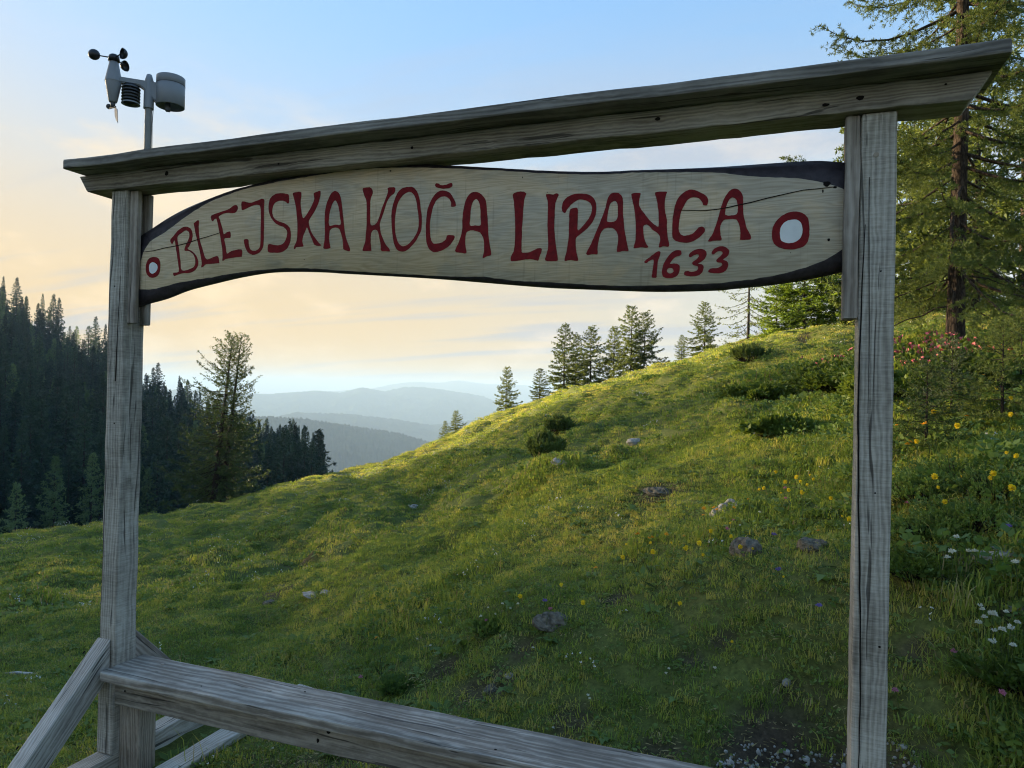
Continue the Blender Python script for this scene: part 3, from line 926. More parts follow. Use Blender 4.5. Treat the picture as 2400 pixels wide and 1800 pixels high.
def vnoise(x, y, seed=0):
    x = np.asarray(x, float); y = np.asarray(y, float)
    ix, iy = np.floor(x), np.floor(y)
    fx, fy = x - ix, y - iy
    fx = fx * fx * fx * (fx * (fx * 6 - 15) + 10)
    fy = fy * fy * fy * (fy * (fy * 6 - 15) + 10)
    a, b = _hash(ix, iy, seed), _hash(ix + 1, iy, seed)
    c, d = _hash(ix, iy + 1, seed), _hash(ix + 1, iy + 1, seed)
    return (a * (1 - fx) + b * fx) * (1 - fy) + (c * (1 - fx) + d * fx) * fy - 0.5


def fbm(x, y, seed=0, oct=4, gain=0.5):
    s, a = 0, 1.0
    for o in range(oct):
        s = s + a * vnoise(np.asarray(x) * 2 ** o + 17.3 * o, np.asarray(y) * 2 ** o - 9.1 * o, seed + o)
        a *= gain
    return s


def sstep(a, b, x):
    t = np.clip((np.asarray(x, float) - a) / (b - a), 0, 1)
    return t * t * (3 - 2 * t)


# ------------------------------------------------------------------ the meadow hill
# the hill's crest as seen from the gate: bearing (degrees right of the way the camera looks),
# slope of the line from eye height to the crest, and the crest's distance
CY_, SY_ = math.cos(YAW), math.sin(YAW)


def px_dir(px, py):
    d = FWD + RT * (px - 1200) / F_PX - UP * (py - 900) / F_PX
    h = math.hypot(d[0], d[1])
    u = d[0] * SY_ - d[1] * CY_
    v = d[0] * CY_ + d[1] * SY_
    return math.degrees(math.atan2(u, v)), d[2] / h


crest = []
for px, py, rc in ((0, 1262, 46), (250, 1232, 52), (542, 1182, 56), (792, 1116, 57), (1031, 1047, 54), (1150, 984, 51), (1302, 924, 48),
                   (1573, 853, 43), (1790, 797, 37), (2007, 765, 33), (2200, 728, 29), (2400, 702, 27)):
    th, e = px_dir(px, py)
    crest.append((th, e, rc))
crest = [(-180, -0.05, 45), (-140, -0.12, 48), (-110, -0.19, 50), (-80, -0.215, 50), (-58, -0.212, 48)] + crest + \
        [(50, 0.135, 27), (75, 0.15, 30), (105, 0.12, 34), (140, 0.04, 40), (180, -0.05, 45)]
C_TH, C_E, C_R = (np.array([c[i] for c in crest], float) for i in range(3))
_tt = np.linspace(-180, 180, 721)
_ker = np.exp(-0.5 * (np.arange(-12, 13) / 4.0) ** 2); _ker /= _ker.sum()


def _sm(v):
    q = np.interp(_tt, C_TH, v)
    return np.convolve(np.concatenate([q[-13:-1], q, q[1:13]]), _ker, 'valid')


_E, _R = _sm(C_E), _sm(C_R)
KH = 1.42                                            # eye height over the hill's general slope


def uv_of(X, Y):
    dx, dy = np.asarray(X, float), np.asarray(Y, float) + 2.5
    return dx * SY_ - dy * CY_, dx * CY_ + dy * SY_


def xy_of(u, v):
    return u * SY_ + v * CY_, -u * CY_ + v * SY_ - 2.5


# hollows, bare scrapes and mounds: (X, Y, radius, depth)
DENTS = []


def ground_z(X, Y, detail=True):
    X = np.asarray(X, float); Y = np.asarray(Y, float)
    u, v = uv_of(X, Y)
    r = np.hypot(u, v)
    th = np.degrees(np.arctan2(u, v))
    E = np.interp(th, _tt, _E)
    rc = np.interp(th, _tt, _R)
    q = 0.4
    c = KH / (rc * rc * (2 * q - q * q))
    s = E + KH / rc + c * (rc * q) ** 2 / rc
    over = np.maximum(0, r - rc * (1 - q))
    z = 1.5 - KH + s * r - c * over ** 2
    far = np.maximum(0, r - rc * 1.12)
    z = z - np.where(far < 30, 0.009 * far ** 2, 8.1 + 0.5 * (far - 30))
    # the levelled strip along the gate and where one stands
    zg = -0.375 + 0.135 * (np.clip(X, -6, 2.5) + 2.94)
    wy = 1 - sstep(0.15, 1.7, Y + 0.35 * np.maximum(0, X - 0.3))
    wx = sstep(-7.5, -3.6, X) * (1 - sstep(0.7, 3.5, X)) * sstep(-9, -5, Y)
    w = wy * wx
    z = z * (1 - w) + zg * w
    if detail:
        amp = 0.35 + 0.65 * sstep(4, 14, r)
        big = fbm(u / 7.0, v / 11.0, 3, 3) * 0.55 * sstep(6, 25, r)
        # steps trodden along the slope: noise drawn out along the contour
        a = math.radians(18)
        uu, vv = u * math.cos(a) + v * math.sin(a), -u * math.sin(a) + v * math.cos(a)
        ter = fbm(uu / 1.1, vv / 4.2, 11, 3) * 0.34
        lump = fbm(u / 0.75, v / 0.95, 21, 3) * 0.36
        fine = fbm(u / 0.22, v / 0.22, 31, 2) * 0.035
        z = z + big + amp * (ter + lump) * (1 - 0.75 * w) + fine * (0.6 + 0.4 * amp)
        for (dx, dy, rad, dep) in DENTS:
            z = z - dep * np.exp(-(((X - dx) ** 2 + (Y - dy) ** 2) / (rad * rad)))
    return z


def hit_ground(px, py, rmax=140.0):
    """where the line of sight through a point of the photograph meets the hill"""
    d = FWD + RT * (px - 1200) / F_PX - UP * (py - 900) / F_PX
    d = d / math.hypot(d[0], d[1])
    ts = np.concatenate([np.arange(1.6, 12, 0.02), np.arange(12, rmax, 0.08)])
    P = CAM[None, :] + ts[:, None] * d[None, :]
    below = P[:, 2] < ground_z(P[:, 0], P[:, 1])
    k = int(np.argmax(below)) if below.any() else int(np.argmin(P[:, 2] - ground_z(P[:, 0], P[:, 1])))
    return P[k, 0], P[k, 1], float(ground_z(P[k, 0], P[k, 1])), ts[k]


def at_range(px, r):
    """a point of the hill on a bearing at a given distance"""
    th = math.radians(px_dir(px, 900)[0])
    X, Y = xy_of(r * math.sin(th), r * math.cos(th))
    return float(X), float(Y), float(ground_z(X, Y))


# the scrape with gravel by the right post and other bare spots, traced from the slope
SCRAPE = hit_ground(1765 * 1.085, 1645 * 1.085)[:2]
DENTS += [(SCRAPE[0] + 0.02, SCRAPE[1] + 0.10, 0.26, 0.20)]
BARE = [(SCRAPE[0] - 0.03, SCRAPE[1], 0.46, 1.0)]                       # X, Y, radius, strength
for (px, py, rad) in ((1330, 1285, .22), (1050, 1480, .30), (1230, 1540, .22), (1490, 1420, .16), (1560, 1380, .14), (1430, 1610, .25), (640, 1220, .5), (600, 1270, .45),
                      (1130, 1395, .2), (1975, 1400, .16), (1730, 730, .5), (1880, 745, .5), (1740, 815, .45), (2080, 1215, .25), (2180, 1320, .12),
                      (1850, 905, .35), (1420, 1065, .4), (1180, 1620, .25), (760, 1640, .25), (1700, 1480, .12), (960, 1440, .2)):
    x, y, z, t = hit_ground(px * 1.085, py * 1.085)
    BARE.append((x, y, rad * 0.62, 0.75))
    DENTS.append((x, y, rad * 0.8, 0.03))


def bare_of(X, Y):
    b = np.zeros_like(X)
    wob = 0.35 * fbm(X / 0.25, Y / 0.25, 77, 3)
    for (x, y, rad, s) in BARE:
        d = np.hypot(X - x, Y - y) / rad
        b = np.maximum(b, s * (1 - sstep(0.45, 1.15, d + wob)))
    # trodden earth under the bench
    b = np.maximum(b, 0.85 * (1 - sstep(0.1, 0.45, np.abs(Y - 0.1 + 0.4 * wob))) * sstep(-2.6, -1.9, X) * (1 - sstep(-0.2, 0.25, X)))
    return b


def polar_sheet(name, thetas, rs, zfun, closed=False):
    T, R_ = np.meshgrid(np.radians(thetas), rs)
    X, Y = xy_of(R_ * np.sin(T), R_ * np.cos(T))
    Z = zfun(X, Y)
    nt, nr = len(thetas), len(rs)
    V = np.stack([X.ravel(), Y.ravel(), Z.ravel()], 1)
    i, j = np.meshgrid(np.arange(nt if closed else nt - 1), np.arange(nr - 1))
    i, j = i.ravel(), j.ravel()
    i2 = (i + 1) % nt
    F = np.stack([j * nt + i, j * nt + i2, (j + 1) * nt + i2, (j + 1) * nt + i], 1)
    return V, F, (X, Y, Z, nt, nr)


dense = np.arange(-46, 46.01, 0.2)
coarse = np.concatenate([np.arange(-180, -46, 4.0), dense, np.arange(50, 180, 4.0)])
rs = np.concatenate([[0.02], np.geomspace(0.5, 130, 430)])
V, F, info = polar_sheet('meadow', coarse, rs, ground_z, closed=True)
F = F[:, ::-1]


def ground_mat():
    m, t, out = new_mat('turf_and_soil')
    L = t.links.new
    geo = N(t, 'ShaderNodeNewGeometry')
    no = N(t, 'ShaderNodeTexNoise', inp={'Scale': 0.9, 'Detail': 8.0, 'Roughness': 0.65})
    L(geo.outputs['Position'], no.inputs['Vector'])
    r1 = ramp(t, [(0.32, (0.065, 0.095, 0.026)), (0.55, (0.11, 0.135, 0.038)), (0.75, (0.16, 0.165, 0.058))])
    L(no.outputs['Fac'], r1.inputs['Fac'])
    n2 = N(t, 'ShaderNodeTexNoise', inp={'Scale': 38.0, 'Detail': 8.0, 'Roughness': 0.75})
    L(geo.outputs['Position'], n2.inputs['Vector'])
    r2 = ramp(t, [(0.3, (0.025, 0.018, 0.012)), (0.6, (0.085, 0.063, 0.043)), (0.8, (0.20, 0.165, 0.125))])
    L(n2.outputs['Fac'], r2.inputs['Fac'])
    at = N(t, 'ShaderNodeAttribute', attribute_name='bare')
    mx = N(t, 'ShaderNodeMix', data_type='RGBA')
    L(at.outputs['Fac'], mx.inputs['Factor'])
    r3 = ramp(t, [(0.30, (0.45, 0.42, 0.40)), (0.62, (1.25, 1.2, 1.1))])
    L(n2.outputs['Fac'], r3.inputs['Fac'])
    mg = N(t, 'ShaderNodeMix', data_type='RGBA', blend_type='MULTIPLY', inp={'Factor': 1.0})
    L(r1.outputs[0], mg.inputs[6])
    L(r3.outputs[0], mg.inputs[7])
    L(mg.outputs[2], mx.inputs[6])
    L(r2.outputs[0], mx.inputs[7])
    b = N(t, 'ShaderNodeBsdfPrincipled', inp={'Roughness': 0.95})
    b.inputs['Specular IOR Level'].default_value = 0.1
    L(mx.outputs[2], b.inputs['Base Color'])
    bp = N(t, 'ShaderNodeBump', inp={'Strength': 0.6, 'Distance': 0.03})
    L(n2.outputs['Fac'], bp.inputs['Height'])
    L(bp.outputs[0], b.inputs['Normal'])
    L(b.outputs[0], out.inputs[0])
    return m


M['ground'] = ground_mat()
me = np_mesh('meadow_ground', V, F, smooth=True)
bare_v = bare_of(V[:, 0], V[:, 1])
at_ = me.attributes.new('bare', 'FLOAT', 'POINT')
at_.data.foreach_set('value', bare_v.astype(np.float32))
tag(link('meadow_ground', me, M['ground']), kind='structure')


# ------------------------------------------------------------------ valley, forested slope and far ridges
def forest_floor(name, c1, c2, scale):
    m, t, out = new_mat(name)
    L = t.links.new
    geo = N(t, 'ShaderNodeNewGeometry')
    no = N(t, 'ShaderNodeTexNoise', inp={'Scale': scale, 'Detail': 8.0, 'Roughness': 0.7})
    L(geo.outputs['Position'], no.inputs['Vector'])
    r1 = ramp(t, [(0.35, c1), (0.7, c2)])
    L(no.outputs['Fac'], r1.inputs['Fac'])
    b = N(t, 'ShaderNodeBsdfPrincipled', inp={'Roughness': 1.0})
    b.inputs['Specular IOR Level'].default_value = 0.0
    L(r1.outputs[0], b.inputs['Base Color'])
    L(b.outputs[0], out.inputs[0])
    return m


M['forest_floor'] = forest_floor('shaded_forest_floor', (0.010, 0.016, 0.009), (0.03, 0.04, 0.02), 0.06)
M['far_forest'] = forest_floor('far_forest_cover', (0.018, 0.030, 0.018), (0.05, 0.066, 0.034), 0.01)

# forested mountainside on the left: crest slope by bearing (from eye height), crest distance, and foot
MS = []
for px, py, rc in ((0, 715, 420), (60, 748, 420), (130, 790, 415), (250, 860, 405), (330, 925, 395), (430, 985, 380), (560, 1050, 360), (700, 1100, 345), (800, 1125, 335), (900, 1175, 330)):
    th, e = px_dir(px, py)
    MS.append((th, e, rc))
MS = [(-125, 0.11, 420), (-105, 0.19, 430), (-85, 0.225, 440), (-70, 0.205, 440), (-62, 0.159, 440), (-58, 0.127, 436), (-48, 0.110, 430)] + MS + [(-2, -0.28, 320)]
M_TH, M_E, M_R = (np.array([c[i] for c in MS], float) for i in range(3))


def mount_z(X, Y):
    u, v = uv_of(X, Y)
    r = np.hypot(u, v)
    th = np.degrees(np.arctan2(u, v))
    E = np.interp(th, M_TH, M_E)
    rc = np.interp(th, M_TH, M_R)
    zc = 1.5 + rc * E
    foot_r, foot_z = 105.0, -26.0
    t = (r - foot_r) / (rc - foot_r)
    front = foot_z + (zc - foot_z) * np.clip(t, -0.6, 1) ** 1 * (0.75 + 0.25 * np.clip(t, 0, 1))
    front = np.where(t < 0, foot_z + t * 14, front)
    z = np.where(t <= 1, front, zc - 0.45 * (r - rc))
    rough = fbm(X / 45.0, Y / 45.0, 91, 4) * 9.0 * sstep(0.05, 0.5, t) + fbm(X / 9.0, Y / 9.0, 95, 2) * 1.6
    return z + rough * (1 - 0.5 * sstep(0.8, 1.0, t))


V2, F2, _ = polar_sheet('mountainside', np.arange(-124, -3.9, 0.6), np.geomspace(62, 640, 90), mount_z)
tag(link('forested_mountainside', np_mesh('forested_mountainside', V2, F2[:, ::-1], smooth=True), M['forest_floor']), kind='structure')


def ridge(name, tab, rc, base, front, back, amp, seed, mat, tree=0.0, step=0.12):
    tb = [px_dir(px * 1.085, py * 1.085) for px, py in tab]
    TH = np.array([a for a, b in tb]); EE = np.array([b for a, b in tb])

    def zf(X, Y):
        u, v = uv_of(X, Y)
        r = np.hypot(u, v)
        th = np.degrees(np.arctan2(u, v))
        zc = 1.5 + rc * np.interp(th, TH, EE)
        wob = fbm(th / 1.5, r / (rc * 0.03), seed, 4)
        t = np.where(r < rc, (rc - r) / front, (r - rc) / back)
        prof = np.clip(1 - t, 0, 1)
        prof = prof * prof * (3 - 2 * prof) * 0.45 + prof * 0.55
        z = base + (zc - base) * prof
        z = z + wob * amp * np.clip(t * 4, 0, 1) * np.clip((1 - t) * 3, 0, 1)
        if tree:
            z = z + tree * np.abs(vnoise(th / step * 1.7, r / (rc * 0.004), seed + 9)) * 2 * (prof > 0.02)
        return z
    rr = np.concatenate([np.linspace(rc - front, rc - front * 0.06, 46), np.linspace(rc - front * 0.055, rc + back * 0.04, 16), np.linspace(rc + back * 0.1, rc + back, 10)])
    V_, F_, _ = polar_sheet(name, np.arange(-58, 58.01, step), rr, zf)
    o = link(name, np_mesh(name, V_, F_[:, ::-1], smooth=True), mat)
    tag(o, kind='structure')
    return o


def valley_z(X, Y):
    u, v = uv_of(X, Y)
    r = np.hypot(u, v)
    z = np.interp(np.log(r), np.log([60, 130, 400, 900, 2000, 4500, 9000, 20000]), [-40, -62, -120, -170, -260, -380, -420, -430])
    return z + fbm(X / 260.0, Y / 260.0, 55, 4) * np.interp(r, [100, 600, 4000], [4, 22, 60])


V3, F3, _ = polar_sheet('valley', np.arange(-180, 180, 1.0), np.geomspace(60, 19000, 160), valley_z, closed=True)
tag(link('valley_floor', np_mesh('valley_floor', V3, F3[:, ::-1], smooth=True), M['far_forest']), kind='structure')
ridge('wooded_ridge', [(-700, 900), (300, 900), (590, 906), (650, 908), (720, 919), (800, 931), (860, 941), (920, 957), (960, 972), (1100, 1010), (1400, 1060), (2600, 1100)],
      2600, -330, 900, 700, 22, 5, M['far_forest'], tree=16, step=0.09)
ridge('low_ridge', [(-700, 930), (500, 925), (640, 893), (760, 897), (850, 908), (930, 921), (1010, 912), (1060, 905), (1200, 900), (2600, 900)],
      4600, -390, 1000, 1200, 30, 15, M['far_forest'], tree=14)
ridge('far_ridge', [(-700, 800), (300, 840), (580, 853), (640, 848), (690, 845), (735, 850), (780, 838), (800, 841), (830, 847), (870, 838), (905, 837), (950, 842), (1000, 850), (1040, 856), (1065, 866), (1150, 884), (1400, 900), (2600, 905)],
      7600, -420, 2200, 2000, 60, 25, M['far_forest'], tree=14)
ridge('distant_mountains', [(-700, 840), (600, 852), (800, 841), (850, 830), (890, 825), (950, 827), (990, 822), (1050, 830), (1150, 833), (1300, 836), (2600, 850)],
      12500, -430, 3500, 3000, 80, 35, M['far_forest'], tree=10)

# ------------------------------------------------------------------ plant geometry with numpy
class Geo:
    def __init__(self):
        self.V, self.F3, self.F4, self.n = [], [], [], 0

    def add(self, V, F3=None, F4=None):
        V = np.asarray(V, float).reshape(-1, 3)
        if F3 is not None and len(F3): self.F3.append(np.asarray(F3) + self.n)
        if F4 is not None and len(F4): self.F4.append(np.asarray(F4) + self.n)
        self.V.append(V)
        self.n += len(V)

    def mesh(self, name, smooth=False):
        fs = []
        if self.F3: fs.append(np.concatenate(self.F3))
        if self.F4: fs.append(np.concatenate(self.F4))
        return np_mesh(name, np.concatenate(self.V), fs, smooth=smooth)


def tube(g, P, R_, k=5):
    """tapered tube along points"""
    P = np.asarray(P, float); R_ = np.asarray(R_, float)
    n = len(P)
    T = np.gradient(P, axis=0)
    T /= np.linalg.norm(T, axis=1, keepdims=True) + 1e-9
    ref = np.where(np.abs(T[:, 2:3]) < 0.9, np.array([[0, 0, 1.0]]), np.array([[1.0, 0, 0]]))
    A = np.cross(T, ref); A /= np.linalg.norm(A, axis=1, keepdims=True) + 1e-9
    B = np.cross(T, A)
    ang = np.arange(k) * 2 * math.pi / k
    V_ = P[:, None, :] + R_[:, None, None] * (np.cos(ang)[None, :, None] * A[:, None, :] + np.sin(ang)[None, :, None] * B[:, None, :])
    i, j = np.meshgrid(np.arange(k), np.arange(n - 1))
    i, j = i.ravel(), j.ravel()
    F_ = np.stack([j * k + i, j * k + (i + 1) % k, (j + 1) * k + (i + 1) % k, (j + 1) * k + i], 1)
    g.add(V_, F4=F_)


def ribbons(g, A, B, w):
    """many thin twigs at once: narrow triangles from A to B"""
    D = B - A
    S = np.cross(D, np.array([[0.3, 0.2, 1.0]])); S /= np.linalg.norm(S, axis=1, keepdims=True) + 1e-9
    w = np.broadcast_to(np.asarray(w, float), (len(A),))[:, None]
    V_ = np.stack([A - S * w, A + S * w, B], 1)
    F_ = np.arange(len(A) * 3).reshape(-1, 3)
    g.add(V_, F3=F_)


def tufts(g, P, D, size, rng, per=1, aspect=0.45, spread=1.0):
    """needle tufts / leaves: small folded diamonds about a direction"""
    P = np.repeat(P, per, 0)
    D = np.repeat(D, per, 0)
    n = len(P)
    d = D + rng.normal(0, spread, (n, 3))
    d /= np.linalg.norm(d, axis=1, keepdims=True) + 1e-9
    s = np.cross(d, rng.normal(0, 1, (n, 3))); s /= np.linalg.norm(s, axis=1, keepdims=True) + 1e-9
    L_ = (np.broadcast_to(np.asarray(size, float), (n,)) if np.ndim(size) == 0 else np.repeat(size, per)) * rng.uniform(0.65, 1.35, n)
    L_ = L_[:, None]
    V_ = np.stack([P, P + d * L_ * 0.5 + s * L_ * aspect * 0.5, P + d * L_, P + d * L_ * 0.5 - s * L_ * aspect * 0.5], 1)
    F_ = np.arange(n * 4).reshape(-1, 4)
    g.add(V_, F4=F_)


def conifer(seed, H, R_, base=0.12, nb=110, trunk_r=0.16, kind='larch', tuft=0.05, step=0.06, twig_step=0.09, lean=(0, 0), density=1.0,
            power=0.85, per=1, droop=1.0, bare_low=0.0, dead=0, seg=7, skirt=0.0, aspect=0.5, fade=0.35):
    """returns (trunk geometry, crown geometry): trunk with limbs; twigs carrying needle tufts"""
    rng = np.random.default_rng(seed)
    tg, cg = Geo(), Geo()
    # trunk
    nz = 22
    hz = np.linspace(-0.25, H, nz)
    px = lean[0] * (hz / H) + np.cumsum(rng.normal(0, 0.008 * H / nz * 3, nz)) * 0.5
    py = lean[1] * (hz / H) + np.cumsum(rng.normal(0, 0.008 * H / nz * 3, nz)) * 0.5
    tr_ = trunk_r * np.clip(1 - hz / H, 0.012, 1) ** 0.85 * (1 + 0.3 * np.exp(-np.clip(hz, 0, None) / (trunk_r * 2.2)))
    tube(tg, np.stack([px, py, hz], 1), tr_, 12 if tuft < 0.07 else 6)
    spine = lambda h: np.array([np.interp(h, hz, px), np.interp(h, hz, py), h])
    hb = base * H
    ga = rng.uniform(0, 6.28)
    P_all, D_all, S_all = [], [], []
    twA, twB = [], []
    for i in range(nb):
        f = (i + rng.uniform(0, 1)) / nb
        h = hb + (H * 0.985 - hb) * f ** 0.92
        ga += 2.39996 + rng.normal(0, 0.35)
        rel = (h - hb) / (H - hb)
        Lb = R_ * ((1 - rel) ** power * (1 - skirt) + skirt * (1 - rel) ** 0.4) * rng.uniform(0.5, 1.15) * (1 + 0.22 * math.sin(ga + seed)) + 0.10
        if rel < 0.16:
            Lb *= rng.uniform(0.55, 1.0)
        if kind == 'larch':
            el = math.radians(-14 + 62 * rel ** 1.5 + rng.normal(0, 7))
            sag = 0.22 * droop * (1 - rel * 0.8)
        else:
            el = math.radians(-22 + 55 * rel ** 1.6 + rng.normal(0, 5))
            sag = 0.20 * droop * (1 - rel * 0.7)
        t = np.linspace(0, 1, seg)
        hor = Lb * math.cos(el) * t
        ver = Lb * math.sin(el) * t - sag * Lb * np.sin(t * math.pi * 0.72) + (0.16 if kind == 'larch' else 0.12) * Lb * t ** 3
        wig = np.cumsum(rng.normal(0, 0.05, seg)) * Lb * 0.22
        dirv = np.array([math.cos(ga), math.sin(ga)])
        nor = np.array([-dirv[1], dirv[0]])
        s0 = spine(h)
        pts = np.stack([s0[0] + dirv[0] * hor + nor[0] * wig, s0[1] + dirv[1] * hor + nor[1] * wig, s0[2] + ver], 1)
        rb = max(0.004, min(trunk_r * 0.24, 0.011 * Lb + 0.004)) * (1 - 0.85 * t)
        isdead = rel < bare_low
        tube(tg, pts, rb, 4 if tuft < 0.07 else 3)
        if isdead and rng.uniform() < 0.75:
            continue
        # twigs along the limb
        cl = np.linalg.norm(np.diff(pts, axis=0), axis=1)
        s = np.concatenate([[0], np.cumsum(cl)])
        nt = max(3, int(s[-1] * 0.92 / twig_step * density))
        ts = np.sort(rng.uniform(0.10 if rel > 0.3 else 0.18, 1.0, nt)) * s[-1]
        base_p = np.stack([np.interp(ts, s, pts[:, k]) for k in range(3)], 1)
        tan = np.stack([np.interp(ts, (s[1:] + s[:-1]) / 2, np.diff(pts[:, k]) / cl) for k in range(3)], 1)
        side = np.where(np.arange(nt) % 2 == 0, 1.0, -1.0)[:, None] * rng.uniform(0.35, 1.0, (nt, 1))
        N3 = np.array([nor[0], nor[1], 0.0])[None, :]
        down = np.array([[0, 0, -1.0]])
        hang = (0.42 if kind == 'larch' else 0.55) * droop
        td = tan * 0.55 + N3 * side + down * rng.uniform(0.1, 1.0, (nt, 1)) * hang + rng.normal(0, 0.18, (nt, 3))
        td /= np.linalg.norm(td, axis=1, keepdims=True)
        frac = ts / s[-1]
        tl = (0.10 + 0.30 * Lb * (1.05 - frac) ** 0.8 * rng.uniform(0.45, 1.1, nt) * (0.55 + 0.45 * (frac > 0.15)))
        tl = np.minimum(tl, 0.9)
        end = base_p + td * tl[:, None] + down * (tl ** 1.5)[:, None] * 0.16 * droop
        twA.append(base_p); twB.append(end)
        # needles on every twig and along the outer limb
        cnt = np.maximum(2, (tl / step).astype(int))
        idx = np.repeat(np.arange(nt), cnt)
        k = rng.uniform(0.06, 1.04, len(idx))[:, None]
        P_all.append(base_p[idx] + (end - base_p)[idx] * k + down * (k * (1 - k)) * 0.04 + rng.normal(0, step * 0.18, (len(idx), 3)))
        D_all.append(td[idx] * 0.7 + np.array([[0, 0, 0.25]]))
        S_all.append(np.full(len(idx), tuft * (1.0 - fade * rel)))
        no_ = max(2, int(s[-1] * 0.7 / step))
        to = rng.uniform(0.3, 1.0, no_) * s[-1]
        P_all.append(np.stack([np.interp(to, s, pts[:, k2]) for k2 in range(3)], 1))
        D_all.append(np.stack([np.interp(to, (s[1:] + s[:-1]) / 2, np.diff(pts[:, k2]) / cl) for k2 in range(3)], 1))
        S_all.append(np.full(no_, tuft * (1.0 - fade * rel)))
    # leader
    nl = max(6, int(0.12 * H / step))
    hl = rng.uniform(0.88, 1.0, nl) * H
    P_all.append(np.stack([np.interp(hl, hz, px), np.interp(hl, hz, py), hl], 1))
    D_all.append(np.stack([rng.normal(0, 0.8, nl), rng.normal(0, 0.8, nl), np.full(nl, 1.6)], 1))
    S_all.append(np.full(nl, tuft * (1.0 - fade)))
    P_, D_ = np.concatenate(P_all), np.concatenate(D_all)
    tufts(cg, P_, D_, np.concatenate(S_all), rng, per=per, aspect=aspect, spread=0.75)
    ribbons(tg, np.concatenate(twA), np.concatenate(twB), 0.0045 if tuft < 0.07 else 0.012)
    # some dead twiggy branches low on the trunk
    for i in range(dead):
        h = rng.uniform(0.04, base * 1.3) * H
        a = rng.uniform(0, 6.28)
        Lb = rng.uniform(0.25, 0.6) * R_
        t = np.linspace(0, 1, 7)
        s0 = spine(h)
        pts = np.stack([s0[0] + math.cos(a) * Lb * t + np.cumsum(rng.normal(0, 0.03, 7)), s0[1] + math.sin(a) * Lb * t + np.cumsum(rng.normal(0, 0.03, 7)),
                        h - Lb * 0.55 * t ** 1.5 + np.cumsum(rng.normal(0, 0.03, 7))], 1)
        tube(tg, pts, 0.014 * (1 - 0.8 * t), 4)
        k = rng.integers(2, 6, 5)
        ribbons(tg, pts[k], pts[k] + rng.normal(0, 0.16, (5, 3)), 0.005)
    return tg, cg


def bark_mat(name, c1, c2, c3, sc=(9, 9, 2.2)):
    m, t, out = new_mat(name)
    L = t.links.new
    tc = N(t, 'ShaderNodeTexCoord')
    mp = N(t, 'ShaderNodeMapping', inp={'Scale': sc})
    L(tc.outputs['Object'], mp.inputs[0])
    vo = N(t, 'ShaderNodeTexVoronoi', feature='DISTANCE_TO_EDGE', inp={'Scale': 2.6, 'Randomness': 1.0})
    no = N(t, 'ShaderNodeTexNoise', inp={'Scale': 2.0, 'Detail': 6.0, 'Roughness': 0.65})
    L(mp.outputs[0], no.inputs['Vector'])
    ad = N(t, 'ShaderNodeVectorMath', operation='ADD')
    L(mp.outputs[0], ad.inputs[0])
    L(no.outputs['Color'], ad.inputs[1])
    L(ad.outputs[0], vo.inputs['Vector'])
    r = ramp(t, [(0.0, c1), (0.10, c2), (0.35, c3)])
    s = N(t, 'ShaderNodeMath', operation='MULTIPLY')
    L(vo.outputs['Distance'], s.inputs[0])
    L(no.outputs['Fac'], s.inputs[1])
    L(s.outputs[0], r.inputs['Fac'])
    b = N(t, 'ShaderNodeBsdfPrincipled', inp={'Roughness': 0.9})
    b.inputs['Specular IOR Level'].default_value = 0.15
    L(r.outputs[0], b.inputs['Base Color'])
    bp = N(t, 'ShaderNodeBump', inp={'Strength': 0.9, 'Distance': 0.03})
    L(s.outputs[0], bp.inputs['Height'])
    L(bp.outputs[0], b.inputs['Normal'])
    L(b.outputs[0], out.inputs[0])
    return m


M['larch_bark'] = bark_mat('flaky_larch_bark', (0.025, 0.018, 0.014), (0.085, 0.062, 0.046), (0.165, 0.128, 0.10))
M['dark_bark'] = bark_mat('dark_twig_bark', (0.02, 0.016, 0.013), (0.05, 0.04, 0.032), (0.09, 0.075, 0.06))
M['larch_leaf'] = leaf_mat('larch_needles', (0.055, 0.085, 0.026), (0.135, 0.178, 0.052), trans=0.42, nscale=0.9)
M['pair_leaf'] = leaf_mat('backlit_larch_needles', (0.046, 0.078, 0.028), (0.098, 0.142, 0.048), trans=0.25, nscale=0.9)  # larch needles darkened: the pair's shade against the sun is in the colour
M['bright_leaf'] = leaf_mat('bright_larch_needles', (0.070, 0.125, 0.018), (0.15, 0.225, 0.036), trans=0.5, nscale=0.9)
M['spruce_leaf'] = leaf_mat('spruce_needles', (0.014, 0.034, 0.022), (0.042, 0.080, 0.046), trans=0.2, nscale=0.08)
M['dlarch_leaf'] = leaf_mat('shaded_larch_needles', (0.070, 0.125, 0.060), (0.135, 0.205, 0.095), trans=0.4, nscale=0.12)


def make_tree(name, geo, leaf, label, cat, group=None, bark=None):
    tg, cg = geo
    root = empty(name)
    link('trunk', tg.mesh('trunk', smooth=True), bark or M['dark_bark'], root)
    link('crown', cg.mesh('crown'), leaf, root)
    tag(root, label, cat, group)
    return root


def place(root, loc, rz=0.0, s=1.0, sz=None):
    root.location = loc
    root.rotation_euler = (0, 0, rz)
    root.scale = (s, s, sz or s)
    return root


def copy_tree(o, parent=None):
    c = o.copy()
    COL.objects.link(c)
    c.parent = parent
    for ch in o.children:
        copy_tree(ch, c)
    return c


USED = set()


def inst(proto, loc, rz, s, label, group=None, sz=None):
    """the prototype itself the first time, then copies"""
    if proto.name in USED:
        o = copy_tree(proto)
    else:
        o = proto
    USED.add(proto.name)
    place(o, loc, rz, s, sz)
    tag(o, label, None, group)
    return o


S_ = 1.085
